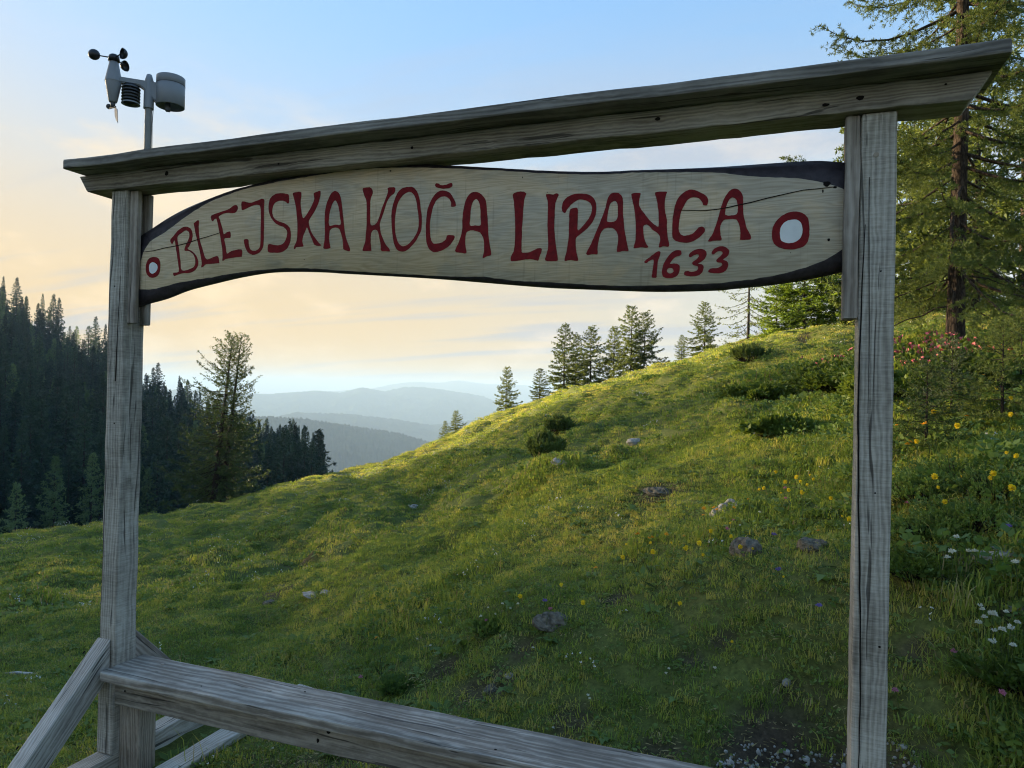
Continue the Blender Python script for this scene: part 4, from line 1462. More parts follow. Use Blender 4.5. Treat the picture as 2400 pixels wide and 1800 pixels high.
# --- the big larch on the right
big = make_tree('larch_tree', conifer(11, 15.0, 2.8, base=0.075, nb=190, trunk_r=0.130, tuft=0.056, step=0.032, twig_step=0.052, dead=10, density=1.0, power=0.62, per=7, aspect=0.20),
                M['larch_leaf'], 'big old larch behind the right post, flaky bark lit orange on its left', 'tree', bark=M['larch_bark'])
x, y, z, t_ = hit_ground(2238, 838)
print('big larch', x, y, z, t_)
BIGR = 13.0
x, y, z = at_range(2238, BIGR)
place(big, (x, y, z), 2.1)

# --- middle-distance larches on the crest: three kinds, copied
lar = [make_tree('larch_tree', conifer(21 + k, 7.0, [1.9, 2.15, 1.75][k], base=0.02, nb=105, trunk_r=0.075, tuft=0.17, step=0.085, twig_step=0.13, density=1.1, power=0.58, per=5, aspect=0.32),
                 M['larch_leaf'], 'x', 'tree') for k in range(3)]
bare_l = make_tree('larch_tree', conifer(31, 6.0, 2.3, base=0.03, nb=62, trunk_r=0.075, tuft=0.10, step=0.07, twig_step=0.13, density=0.8, power=0.75, per=2, aspect=0.35, droop=0.8),
                   M['larch_leaf'], 'x', 'tree')
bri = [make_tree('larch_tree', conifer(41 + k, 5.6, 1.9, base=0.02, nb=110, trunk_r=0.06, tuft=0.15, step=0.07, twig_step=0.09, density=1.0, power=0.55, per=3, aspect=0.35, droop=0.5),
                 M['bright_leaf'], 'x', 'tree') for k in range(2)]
GC = 'larches along the crest'


def crest_tree(proto, px, r, h, proto_h, label, rz, wid=1.0, sink=0.0):
    X, Y, Z = at_range(px * S_, r)
    s = h / proto_h
    return inst(proto, (X, Y, Z - sink), rz, s * wid, label, GC, sz=s)


#            kind  x(disp) range height
crest_tree(lar[0], 1218, 51, 5.0, 7, 'tallest-looking left larch of the close clump on the ridge under the sign', 0.3, 1.4)
crest_tree(lar[2], 1243, 54, 4.3, 7, 'shorter larch between the first and second spires of the ridge clump', 1.9, 1.4)
crest_tree(lar[1], 1275, 50, 4.5, 7, 'dense second spire of the larch clump on the ridge', 2.6, 1.35)
crest_tree(lar[2], 1325, 49, 4.0, 7, 'slim thin-crowned larch in the middle of the ridge clump', 4.1, 1.35)
crest_tree(lar[0], 1362, 48, 4.6, 7, 'pointed larch touching the rightmost spire of the ridge clump', 5.0, 1.35)
crest_tree(lar[1], 1391, 48.5, 4.4, 7, 'rightmost spire of the larch clump on the ridge', 0.9, 1.3)
crest_tree(lar[2], 1166, 53, 2.6, 7, 'small bushy larch at the left foot of the ridge clump', 3.3, 1.9)
crest_tree(lar[0], 1094, 55, 3.7, 7, 'lone small larch on the crest left of the ridge clump', 1.2, 1.3)
crest_tree(lar[1], 986, 58, 2.1, 7, 'little larch bush on the crest above the valley gap', 2.2, 1.5)
crest_tree(lar[2], 964, 60, 1.9, 7, 'lowest little larch bush on the crest by the valley gap', 4.7, 1.4)
crest_tree(lar[1], 1520, 44, 3.1, 7, 'compact dark cone-shaped larch between the ridge clump and the sparse larch', 3.9, 1.4)
crest_tree(lar[2], 1471, 46, 1.7, 7, 'small larch just left of the compact cone-shaped one', 0.5, 1.3)
crest_tree(bare_l, 1614, 38, 5.9, 6, 'sparse bare-looking larch with drooping limbs under the sign right end', 2.4)
crest_tree(bri[0], 1735, 35, 4.4, 5.6, 'bright green bushy larch under the right end of the sign', 1.0, 1.7)
crest_tree(bri[1], 1675, 36, 3.3, 5.6, 'lower bright green larch beside the sparse larch', 2.0, 1.5)
crest_tree(bri[0], 1800, 36, 5.6, 5.6, 'tall bright green larch half hidden by the right post', 4.0, 1.4)
crest_tree(bri[1], 1880, 33, 5.6, 5.6, 'bright green larch seen just right of the right post', 5.2, 1.0)
crest_tree(lar[0], 1862, 27, 8.7, 7, 'tall larch rising behind the top of the right post', 5.7, 0.72)
crest_tree(lar[1], 1965, 25, 7.5, 7, 'larch close behind the right post, left of the big old larch', 2.9, 1.1)
crest_tree(lar[0], 2105, 21, 8.6, 7, 'dense larch standing close behind the big old larch', 3.4, 1.0)
crest_tree(lar[1], 2030, 23, 6.6, 7, 'larch filling the gap between the right post and the big old trunk', 4.4, 1.1)
# the slender larch at the right edge whose trunk catches the sun
edge = make_tree('larch_tree', conifer(52, 11.0, 2.3, base=0.20, nb=95, trunk_r=0.15, tuft=0.11, step=0.06, twig_step=0.09, power=0.7, dead=4, per=3, aspect=0.26), M['larch_leaf'],
                 'larch at the right edge with a sunlit pale trunk', 'tree', bark=M['larch_bark'])
X, Y, Z = at_range(2207 * S_, 24)
place(edge, (X, Y, Z), 0.7)
crest_tree(lar[2], 2128, 31, 4.6, 7, 'larch between the big old larch and the one at the right edge', 1.4, 1.0)

# --- the pair on the left shoulder
pairs = [((506, 1173), 'left one of the two tall larches standing together left of the valley', 61, (0.9, 0.3), 11.5, 50.5),
         ((527, 1171), 'right one of the two tall larches standing together left of the valley', 62, (1.0, 0.2), 11.7, 51.0)]
for (pxy, lab, sd_, ln, h, rr) in pairs:
    X, Y, Z = at_range(pxy[0], rr)
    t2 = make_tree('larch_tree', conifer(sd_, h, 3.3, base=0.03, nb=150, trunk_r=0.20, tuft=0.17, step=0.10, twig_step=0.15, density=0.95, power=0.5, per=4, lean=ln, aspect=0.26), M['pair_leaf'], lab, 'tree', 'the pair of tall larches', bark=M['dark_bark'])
    place(t2, (X, Y, Z - 0.1), YAW - math.pi / 2)

# ------------------------------------------------------------------ the dark forest on the left slope
spr = [make_tree('spruce_tree', conifer(71 + k, 18.0, [3.5, 3.0, 4.0][k], base=0.02, nb=115, trunk_r=0.2, kind='spruce', tuft=0.80, step=0.36, twig_step=0.34, density=1.0, per=3, power=0.95, seg=4, aspect=0.34, fade=0.6), M['spruce_leaf'], 'x', 'tree') for k in range(3)]
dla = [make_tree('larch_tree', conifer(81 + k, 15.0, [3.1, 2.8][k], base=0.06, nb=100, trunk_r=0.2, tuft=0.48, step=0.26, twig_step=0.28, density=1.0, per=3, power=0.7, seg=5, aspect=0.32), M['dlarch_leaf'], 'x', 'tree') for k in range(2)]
rf = random.Random(12)
ONES = 'zeroth first second third fourth fifth sixth seventh eighth ninth tenth eleventh twelfth thirteenth fourteenth fifteenth sixteenth seventeenth eighteenth nineteenth'.split()
TENS = {20: 'twent', 30: 'thirt', 40: 'fort', 50: 'fift', 60: 'sixt'}


def nth(n):
    if n < 20:
        return ONES[n]
    t, o = n // 10 * 10, n % 10
    return TENS[t] + ('ieth' if o == 0 else 'y-' + ONES[o])


def number_labels(objs, fmt, key):
    for k, o in enumerate(sorted(objs, key=key)):
        o['label'] = fmt % nth(k + 1)


def seen_x(o):
    d = np.array(o.location) - CAM
    return (d @ RT) / (d @ FWD)


SKYL, GAPS = [], []


def slope_pt(px, r):
    th = math.radians(px_dir(px, 900)[0])
    X, Y = xy_of(r * math.sin(th), r * math.cos(th))
    z1, z2 = float(mount_z(X, Y)), float(ground_z(X, Y))
    return float(X), float(Y), max(z1, z2)


# the lighter larches standing out at the foot of the slope: x (displayed px), range, height
front = [(125, 118, 15.5, 'pale green larch with a broad cone, right of the left-edge larch in the dark forest'),
         (42, 112, 14.0, 'pale green larch nearest the left edge at the foot of the dark forest'),
         (205, 122, 15.0, 'pale green larch just left of the left post against the dark forest'),
         (178, 150, 13.0, 'smaller greyish larch between two pale larches left of the left post'),
         (325, 124, 13.0, 'pale green larch just right of the left post against the dark forest'),
         (345, 105, 6.5, 'young low larch at the meadow edge right of the left post'),
         (300, 160, 14.0, 'greyish larch close behind the left post in the dark forest'),
         (372, 140, 12.0, 'greyish larch between the left post and the pair of tall larches')]
for k, (px, r, h, lab) in enumerate(front):
    X, Y, Z = slope_pt(px * S_, r)
    inst(dla[k % 2], (X, Y, Z - 0.3), rf.uniform(0, 6.28), h / 15.0 * 1.08, lab, 'pale larches at the foot of the forest', sz=h / 15.0)
# trees that make the skyline, left to right
sky_l = 0
cells = []
for ti in np.arange(-37.5, -14.6, 0.62):
    for ri in np.geomspace(128, 425, 21):
        cells.append((ti + rf.uniform(-.3, .3), ri * rf.uniform(0.975, 1.025)))
allp = []
for th, r in cells:
    rc = float(np.interp(th, M_TH, M_R))
    if r > rc + 6:
        continue
    X, Y = xy_of(r * math.sin(math.radians(th)), r * math.cos(math.radians(th)))
    Z = float(mount_z(X, Y))
    allp.append((float(X), float(Y), Z, r, th, r > rc - 26))
allp.sort(key=lambda p: p[3] - (1000 if p[5] else 0))
keep, rest = allp[:285], allp[285:]
for (X, Y, Z, r, th, sk) in keep:
    p_ = rf.choice(spr if rf.random() < 0.86 else dla)
    lar_ = p_.name.startswith('larch')
    h = rf.uniform(0.48, 1.22) * (1.1 if sk else 1.0)
    if sk:
        lab, grp = ('spruce in the jagged skyline row on top of the left slope', 'skyline spruces on the left slope') if not lar_ else ('soft-crowned larch in the skyline row on top of the left slope', 'skyline larches on the left slope')
    else:
        lab, grp = ('dark spruce crowded into the shaded forest on the left slope', 'dark spruces of the left slope') if not lar_ else ('greyish larch crowded among the dark spruces on the left slope', 'larches among the dark spruces')
    o = inst(p_, (X, Y, Z - 0.4), rf.uniform(0, 6.28), h * rf.uniform(0.75, 1.4), lab, grp, sz=h)
    if sk:
        SKYL.append(o)
# the dark spruces below the gap, right of the pair
for k, (px, r, h) in enumerate([(604, 205, 15), (618, 190, 19), (632, 214, 15), (642, 196, 18), (654, 206, 14), (668, 220, 15), (684, 232, 17), (692, 222, 16), (704, 240, 13), (718, 250, 12), (726, 246, 9), (660, 246, 15), (612, 240, 17), (733, 256, 7)]):
    th, e = px_dir(px * S_, 1100)
    X, Y = xy_of(r * math.sin(math.radians(th)), r * math.cos(math.radians(th)))
    GAPS.append(inst(spr[k % 3], (float(X), float(Y), float(mount_z(X, Y)) - 0.4), rf.uniform(0, 6.28), h / 18.0, 'dark spruce in the short row below the valley gap', 'spruces below the valley gap', sz=h / 18.0))
number_labels(SKYL, 'skyline tree on top of the left slope, %s from the left edge', seen_x)
number_labels(GAPS, 'dark spruce in the short row below the valley gap, %s from the left', seen_x)


def forest_mass(name, pts, protos, kind_label, scales=None):
    """the rest of the forest, too far and too many to count: one object that repeats whole trees"""
    src = bpy.data.collections.new(name + '_source')
    for p_ in protos:
        g_all = []
        tr_m = next(c for c in p_.children if c.name.startswith('trunk')).data
        cr_m = next(c for c in p_.children if c.name.startswith('crown')).data
        bm = bmesh.new()
        bm.from_mesh(tr_m)
        n0 = len(bm.faces)
        bm.from_mesh(cr_m)
        bm.faces.ensure_lookup_table()
        for k, f in enumerate(bm.faces):
            f.material_index = 0 if k < n0 else 1
        me_ = bm_mesh('forest_tree_shape', bm)
        me_.materials.append(tr_m.materials[0])
        me_.materials.append(cr_m.materials[0])
        src.objects.link(bpy.data.objects.new('forest_tree_shape', me_))
    V_ = np.array([(p[0], p[1], p[2] - 0.4) for p in pts])
    me_ = bpy.data.meshes.new(name)
    me_.from_pydata(V_.tolist(), [], [])
    sc_ = np.array(scales if scales is not None else [(q, q, q) for q in np.random.default_rng(2).uniform(0.6, 1.2, len(pts))], dtype=np.float32)
    a_ = me_.attributes.new('sc', 'FLOAT_VECTOR', 'POINT')
    a_.data.foreach_set('vector', sc_.ravel())
    o = link(name, me_, None)
    ng = bpy.data.node_groups.new(name, 'GeometryNodeTree')
    ng.interface.new_socket('Geometry', in_out='INPUT', socket_type='NodeSocketGeometry')
    ng.interface.new_socket('Geometry', in_out='OUTPUT', socket_type='NodeSocketGeometry')
    gi, go = N(ng, 'NodeGroupInput'), N(ng, 'NodeGroupOutput')
    ci = N(ng, 'GeometryNodeCollectionInfo', inp={'Collection': src, 'Separate Children': True, 'Reset Children': True})
    ip = N(ng, 'GeometryNodeInstanceOnPoints', inp={'Pick Instance': True})
    rz = N(ng, 'FunctionNodeRandomValue', data_type='FLOAT_VECTOR', inp={0: (0, 0, 0), 1: (0, 0, 6.28)})
    rsn = N(ng, 'GeometryNodeInputNamedAttribute', data_type='FLOAT_VECTOR', inp={0: 'sc'})
    mp_ = N(ng, 'GeometryNodeMeshToPoints')
    L = ng.links.new
    L(gi.outputs[0], mp_.inputs[0])
    L(mp_.outputs[0], ip.inputs['Points'])
    L(ci.outputs[0], ip.inputs['Instance'])
    L(rz.outputs['Value'], ip.inputs['Rotation'])
    L(rsn.outputs[0], ip.inputs['Scale'])
    L(ip.outputs[0], go.inputs[0])
    md = o.modifiers.new('trees', 'NODES')
    md.node_group = ng
    tag(o, kind_label, None, None, 'stuff')
    return o


# slope left of the picture too, as the wood goes on there
out_ = []
for ti in np.arange(-100, -38.0, 0.8):
    for ri in np.concatenate([np.geomspace(150, 415, 13), [425, 433, 441]]):
        th, r = ti + rf.uniform(-.5, .5), ri * rf.uniform(0.97, 1.03)
        X, Y = xy_of(r * math.sin(math.radians(th)), r * math.cos(math.radians(th)))
        out_.append((float(X), float(Y), float(mount_z(X, Y)), r, th, False))
o = forest_mass('forest', rest + out_, spr + dla[:1], None)
o['label'] = 'dense dark conifer forest covering the left mountainside'


# ------------------------------------------------------------------ grass
def blade_clump(seed, n, rad, h0, h1, w, dry=0.12, bend=0.5):
    rng = np.random.default_rng(seed)
    a = rng.uniform(0, 6.28, n)
    rr = rad * np.sqrt(rng.uniform(0, 1, n))
    B = np.stack([rr * np.cos(a), rr * np.sin(a), np.full(n, -0.012)], 1)
    h = rng.uniform(h0, h1, n) * (1 - 0.35 * (rr / rad) ** 2)
    d = rng.uniform(0, 6.28, n)
    D = np.stack([np.cos(d), np.sin(d), np.zeros(n)], 1)
    S = np.stack([-np.sin(d), np.cos(d), np.zeros(n)], 1)
    k = rng.uniform(0.1, 1.0, n)[:, None] * bend * h[:, None]
    Z = np.array([[0, 0, 1.0]])
    M1 = B + D * k * 0.35 + Z * h[:, None] * 0.6
    T = B + D * k * 1.15 + Z * h[:, None] * (1 - 0.25 * bend)
    ww = w * rng.uniform(0.6, 1.3, n)[:, None]
    V_ = np.stack([B - S * ww * 0.5, B + S * ww * 0.5, M1 + S * ww * 0.42, M1 - S * ww * 0.42, T], 1).reshape(-1, 3)
    i = np.arange(n) * 5
    F4 = np.stack([i, i + 1, i + 2, i + 3], 1)
    F3 = np.stack([i + 3, i + 2, i + 4], 1)
    isdry = (rng.uniform(0, 1, n) < dry).astype(int)
    return V_, F4, F3, np.concatenate([isdry, isdry])


def leaf_clump(seed, n, rad, h, size):
    """small round-leaved herbs"""
    rng = np.random.default_rng(seed)
    a = rng.uniform(0, 6.28, n)
    rr = rad * np.sqrt(rng.uniform(0, 1, n))
    P = np.stack([rr * np.cos(a), rr * np.sin(a), h * rng.uniform(0.25, 1, n)], 1)
    d = np.stack([np.cos(a), np.sin(a), rng.uniform(-0.1, 0.5, n)], 1)
    g = Geo()
    tufts(g, P, d, size, rng, aspect=0.75, spread=0.35)
    return np.concatenate(g.V), np.concatenate(g.F4), np.zeros((0, 3), int), np.zeros(n, int)


M['grass'] = leaf_mat('meadow_grass_blades', (0.125, 0.185, 0.040), (0.300, 0.330, 0.085), trans=0.48, nscale=0.8, spec=0.12,
                      stops=[(0.30, (0.110, 0.175, 0.042)), (0.46, (0.185, 0.262, 0.056)), (0.60, (0.300, 0.348, 0.082)), (0.76, (0.410, 0.378, 0.120))])
M['dry'] = leaf_mat('dry_grass_blades', (0.24, 0.19, 0.08), (0.40, 0.33, 0.15), trans=0.35, tcol=(1.2, 1.1, 0.8), nscale=0.8)
M['herb'] = leaf_mat('herb_leaves', (0.085, 0.150, 0.038), (0.165, 0.235, 0.065), trans=0.38, nscale=1.5)


def clump_obj(coll, parts, mats):
    V_, F4, F3, mi = parts
    me_ = np_mesh('grass_tuft', V_, [f for f in (F4, F3) if len(f)], mi)
    for m_ in mats:
        me_.materials.append(m_)
    coll.objects.link(bpy.data.objects.new('grass_tuft', me_))


def patch(thetas, rs_, dens_fn):
    # the ground's own grid lines, so that the blades stand exactly on it
    th_ = dense[(dense >= thetas[0] - 0.01) & (dense <= thetas[-1] + 0.01)]
    rr_ = rs[(rs >= rs_[0] * 0.99) & (rs <= rs_[-1] * 1.01)]
    V_, F_, _ = polar_sheet('patch', th_, rr_, ground_z)
    d = dens_fn(V_[:, 0], V_[:, 1])
    return V_, F_[:, ::-1], d


def scatter(name, V_, F_, dens, scale, coll, smin, smax, tilt=0.22, seed=0, label=None):
    me_ = np_mesh(name, V_, F_)
    for nm, arr in (('dens', dens), ('gs', scale)):
        a_ = me_.attributes.new(nm, 'FLOAT', 'POINT')
        a_.data.foreach_set('value', np.asarray(arr, dtype=np.float32))
    o = link(name, me_, None)
    ng = bpy.data.node_groups.new(name, 'GeometryNodeTree')
    ng.interface.new_socket('Geometry', in_out='INPUT', socket_type='NodeSocketGeometry')
    ng.interface.new_socket('Geometry', in_out='OUTPUT', socket_type='NodeSocketGeometry')
    L = ng.links.new
    gi, go = N(ng, 'NodeGroupInput'), N(ng, 'NodeGroupOutput')
    na = N(ng, 'GeometryNodeInputNamedAttribute', data_type='FLOAT', inp={0: 'dens'})
    ns = N(ng, 'GeometryNodeInputNamedAttribute', data_type='FLOAT', inp={0: 'gs'})
    dp = N(ng, 'GeometryNodeDistributePointsOnFaces', distribute_method='RANDOM')
    dp.inputs['Seed'].default_value = seed
    L(gi.outputs[0], dp.inputs['Mesh'])
    L(na.outputs[0], dp.inputs['Density'])
    ci = N(ng, 'GeometryNodeCollectionInfo', inp={'Collection': coll, 'Separate Children': True, 'Reset Children': True})
    ip = N(ng, 'GeometryNodeInstanceOnPoints', inp={'Pick Instance': True})
    rz = N(ng, 'FunctionNodeRandomValue', data_type='FLOAT_VECTOR', inp={0: (-tilt, -tilt, 0), 1: (tilt, tilt, 6.28)})
    rs_n = N(ng, 'FunctionNodeRandomValue', data_type='FLOAT', inp={2: smin, 3: smax})
    mu = N(ng, 'ShaderNodeMath', operation='MULTIPLY')
    L(rs_n.outputs[1], mu.inputs[0])
    L(ns.outputs[0], mu.inputs[1])
    L(dp.outputs['Points'], ip.inputs['Points'])
    L(ci.outputs[0], ip.inputs['Instance'])
    L(rz.outputs['Value'], ip.inputs['Rotation'])
    L(mu.outputs[0], ip.inputs['Scale'])
    L(ip.outputs[0], go.inputs[0])
    md = o.modifiers.new('blades', 'NODES')
    md.node_group = ng
    tag(o, label, None, None, 'stuff')
    return o


def lush(X, Y):
    """taller growth: patches everywhere, and the ungrazed bank right of the gate"""
    u, v = uv_of(X, Y)
    bank = sstep(0.42, 1.3, X + 0.12 * Y) * (1 - sstep(11, 16, v))
    p_ = sstep(0.12, 0.42, fbm(X / 1.3, Y / 1.3, 44, 3))
    return np.clip(bank + 0.7 * p_, 0, 1.3), bank


near_c = bpy.data.collections.new('near_grass_source')
for k in range(5):
    clump_obj(near_c, blade_clump(100 + k, 40, 0.085, 0.022, 0.080, 0.0052, dry=0.07 + 0.05 * (k == 4), bend=0.9), [M['grass'], M['dry']])
clump_obj(near_c, leaf_clump(110, 22, 0.055, 0.035, 0.022), [M['herb']])
clump_obj(near_c, leaf_clump(111, 16, 0.06, 0.025, 0.030), [M['herb']])
mid_c = bpy.data.collections.new('mid_grass_source')
for k in range(4):
    clump_obj(mid_c, blade_clump(120 + k, 46, 0.14, 0.03, 0.095, 0.0085, dry=0.10, bend=0.9), [M['grass'], M['dry']])
clump_obj(mid_c, leaf_clump(130, 34, 0.13, 0.05, 0.05), [M['herb']])
far_c = bpy.data.collections.new('far_grass_source')
for k in range(4):
    clump_obj(far_c, blade_clump(140 + k, 56, 0.32, 0.05, 0.13, 0.02, dry=0.14, bend=0.9), [M['grass'], M['dry']])


def turf(X, Y, full):
    b = bare_of(X, Y)
    thin = 0.7 + 0.3 * sstep(-0.35, 0.1, fbm(X / 0.5, Y / 0.5, 63, 3))
    return full * thin * (1 - 0.97 * b)


def inside(X, Y):
    """keep blades out of the timbers standing on the ground"""
    return 1.0 - ((X > XL0 - 0.03) & (X < XL1 + 0.16) & (Y > -0.75) & (Y < 0.83)).astype(float)


V_, F_, _d = patch(np.arange(-43, 43.01, 0.5), np.geomspace(1.7, 9.4, 150), lambda X, Y: turf(X, Y, 430) * inside(X, Y))
lu, bk = lush(V_[:, 0], V_[:, 1])
scatter('near_turf', V_, F_, _d, 0.72 + 0.75 * lu, near_c, 0.7, 1.3, seed=1, label='short grazed turf around the gate and bench')
V_, F_, _d = patch(np.arange(-43, 43.01, 0.4), np.geomspace(9.0, 25.5, 150), lambda X, Y: turf(X, Y, 72))
lu, bk = lush(V_[:, 0], V_[:, 1])
scatter('slope_grass', V_, F_, _d, 0.75 + 0.75 * lu, mid_c, 0.7, 1.35, seed=2, label='grazed green grass of the middle slope')
V_, F_, _d = patch(np.arange(-43, 43.01, 0.3), np.geomspace(24.5, 66, 150), lambda X, Y: turf(X, Y, 15))
lu, bk = lush(V_[:, 0], V_[:, 1])
scatter('crest_grass', V_, F_, _d, 0.75 + 0.45 * lu, far_c, 0.7, 1.3, seed=3, label='yellowing grass on the upper slope and crest')

# tall seeding stalks: on the crest, and among the herbs of the bank
tall_c = bpy.data.collections.new('tall_grass_source')
for k in range(3):
    clump_obj(tall_c, blade_clump(160 + k, 9, 0.10, 0.16, 0.34, 0.007, dry=0.75, bend=0.55), [M['grass'], M['dry']])
bank_c = bpy.data.collections.new('bank_grass_source')
for k in range(3):
    clump_obj(bank_c, blade_clump(170 + k, 26, 0.07, 0.07, 0.20, 0.0045, dry=0.08, bend=1.1), [M['grass'], M['dry']])
clump_obj(bank_c, leaf_clump(180, 40, 0.10, 0.13, 0.04), [M['herb']])


def crest_d(X, Y):
    u, v = uv_of(X, Y)
    r_ = np.hypot(u, v)
    rc = np.interp(np.degrees(np.arctan2(u, v)), _tt, _R)
    return 2.6 * sstep(0.72, 0.97, r_ / rc) * (1 - sstep(1.1, 1.25, r_ / rc)) * (0.4 + 0.6 * (fbm(X / 3, Y / 3, 5, 2) > -0.05))


V_, F_, _d = patch(np.arange(-43, 43.01, 0.4), np.geomspace(18, 66, 130), crest_d)
scatter('seed_stalks', V_, F_, _d, np.ones(len(V_)), tall_c, 0.6, 1.25, seed=4, label='dry seed stalks standing along the crest')
V_, F_, _d = patch(np.arange(-12, 43.01, 0.4), np.geomspace(2.2, 15, 130), lambda X, Y: 120 * np.clip(lush(X, Y)[1], 0, 1) * (1 - 0.9 * bare_of(X, Y)) * (0.35 + 0.65 * sstep(-0.2, 0.2, fbm(X / 0.6, Y / 0.6, 71, 2))))
scatter('bank_growth', V_, F_, _d, np.ones(len(V_)), bank_c, 0.6, 1.25, seed=5, label='tall grass and herbs on the bank right of the right post')

# dead blades, bits of twig and moss lying on the bare spots
lit_c = bpy.data.collections.new('litter_source')
for k in range(3):
    V0, F4, F3, mi = blade_clump(200 + k, 16, 0.07, 0.03, 0.09, 0.004, dry=0.8, bend=0.4)
    V0 = V0.copy()
    V0[:, 2] = 0.006 + np.abs(V0[:, 2]) * 0.14
    V0[:, :2] *= 1.5
    clump_obj(lit_c, (V0, F4, F3, mi), [M['herb'], M['dry']])
clump_obj(lit_c, leaf_clump(210, 14, 0.05, 0.018, 0.016), [M['herb']])
V_, F_, _d = patch(np.arange(-43, 43.01, 0.5), np.geomspace(1.7, 8.0, 140), lambda X, Y: (40 + 230 * bare_of(X, Y)) * inside(X, Y))
scatter('turf_litter', V_, F_, _d, np.ones(len(V_)), lit_c, 0.6, 1.3, seed=9, label='dead blades and moss lying on the bare spots')

# broad-leaved rosettes and single seed stalks in the near turf
ros_c = bpy.data.collections.new('rosette_source')
for k in range(3):
    rng = np.random.default_rng(220 + k)
    n = 9
    a = np.arange(n) * 2.4 + rng.normal(0, 0.2, n)
    g = Geo()
    for q in range(n):
        d = np.array([math.cos(a[q]), math.sin(a[q]), 0]); s = np.array([-d[1], d[0], 0]); L_ = rng.uniform(0.04, 0.085); w = L_ * rng.uniform(0.16, 0.26); up = np.array([0, 0, 1.0])
        p0, p1, p2 = d * 0.004, d * L_ * 0.55 + up * L_ * rng.uniform(0.18, 0.5), d * L_ + up * L_ * rng.uniform(0.0, 0.45)
        g.add([p0 - s * w * 0.3, p0 + s * w * 0.3, p1 + s * w, p1 - s * w, p2], F4=[[0, 1, 2, 3]], F3=[[3, 2, 4]])
    clump_obj(ros_c, (np.concatenate(g.V), np.concatenate(g.F4), np.concatenate(g.F3), np.zeros(2 * n, int)), [M['herb']])
for k in range(2):
    clump_obj(ros_c, blade_clump(230 + k, 3, 0.02, 0.12, 0.24, 0.0030, dry=0.6, bend=0.7), [M['grass'], M['dry']])
V_, F_, _d = patch(np.arange(-43, 43.01, 0.5), np.geomspace(1.7, 9.0, 140), lambda X, Y: 26 * (0.3 + sstep(-0.1, 0.3, fbm(X / 0.8, Y / 0.8, 91, 2))) * inside(X, Y) * (1 - bare_of(X, Y)))
scatter('turf_herbs', V_, F_, _d, np.ones(len(V_)), ros_c, 0.6, 1.25, seed=10, label='broad-leaved rosettes and seed stalks in the near turf')

# tiny white blossoms dotted over the turf
M['petal_white'] = plain_mat('white_petals', (0.62, 0.63, 0.60), 0.7, 0.2, 0.1)
dot_c = bpy.data.collections.new('blossom_source')
for k in range(2):
    rng = np.random.default_rng(190 + k)
    g = Geo()
    P = np.stack([rng.uniform(-.05, .05, 4), rng.uniform(-.05, .05, 4), rng.uniform(.05, .09, 4)], 1)
    tufts(g, np.repeat(P, 4, 0), np.array([[0, 0, 0.2]] * 16), 0.008, rng, aspect=0.9, spread=1.0)
    clump_obj(dot_c, (np.concatenate(g.V), np.concatenate(g.F4), np.zeros((0, 3), int), np.zeros(16, int)), [M['petal_white']])
V_, F_, _d = patch(np.arange(-43, 43.01, 0.6), np.geomspace(2.5, 40, 120), lambda X, Y: 3.2 * sstep(0.0, 0.35, fbm(X / 1.7, Y / 1.7, 81, 3)) * (1 - bare_of(X, Y)))
u, v = uv_of(V_[:, 0], V_[:, 1])
scatter('tiny_white_blossoms', V_, F_, _d, 0.8 + np.hypot(u, v) / 22, dot_c, 0.6, 1.3, seed=6, label='tiny white blossoms dotted over the turf')

# ------------------------------------------------------------------ rocks
def rock_mesh(seed, sx, sy, sz):
    rng = np.random.default_rng(seed)
    bm = bmesh.new()
    bmesh.ops.create_icosphere(bm, subdivisions=4, radius=1.0)
    pl = rng.normal(0, 1, (9, 3)); pl /= np.linalg.norm(pl, axis=1, keepdims=True)
    dd = rng.uniform(0.55, 0.95, 9)
    for v in bm.verts:
        p = np.array(v.co)
        for n_, d_ in zip(pl, dd):
            e = p @ n_ - d_
            if e > 0:
                p = p - n_ * e * 0.85
        p = p * (1 + 0.30 * float(fbm(p[0] * 1.7 + seed, p[1] * 1.7 + p[2] * 2.3, seed, 5, 0.55)))
        v.co = (p[0] * sx, p[1] * sy, p[2] * sz)
    return bm_mesh('rock', bm)


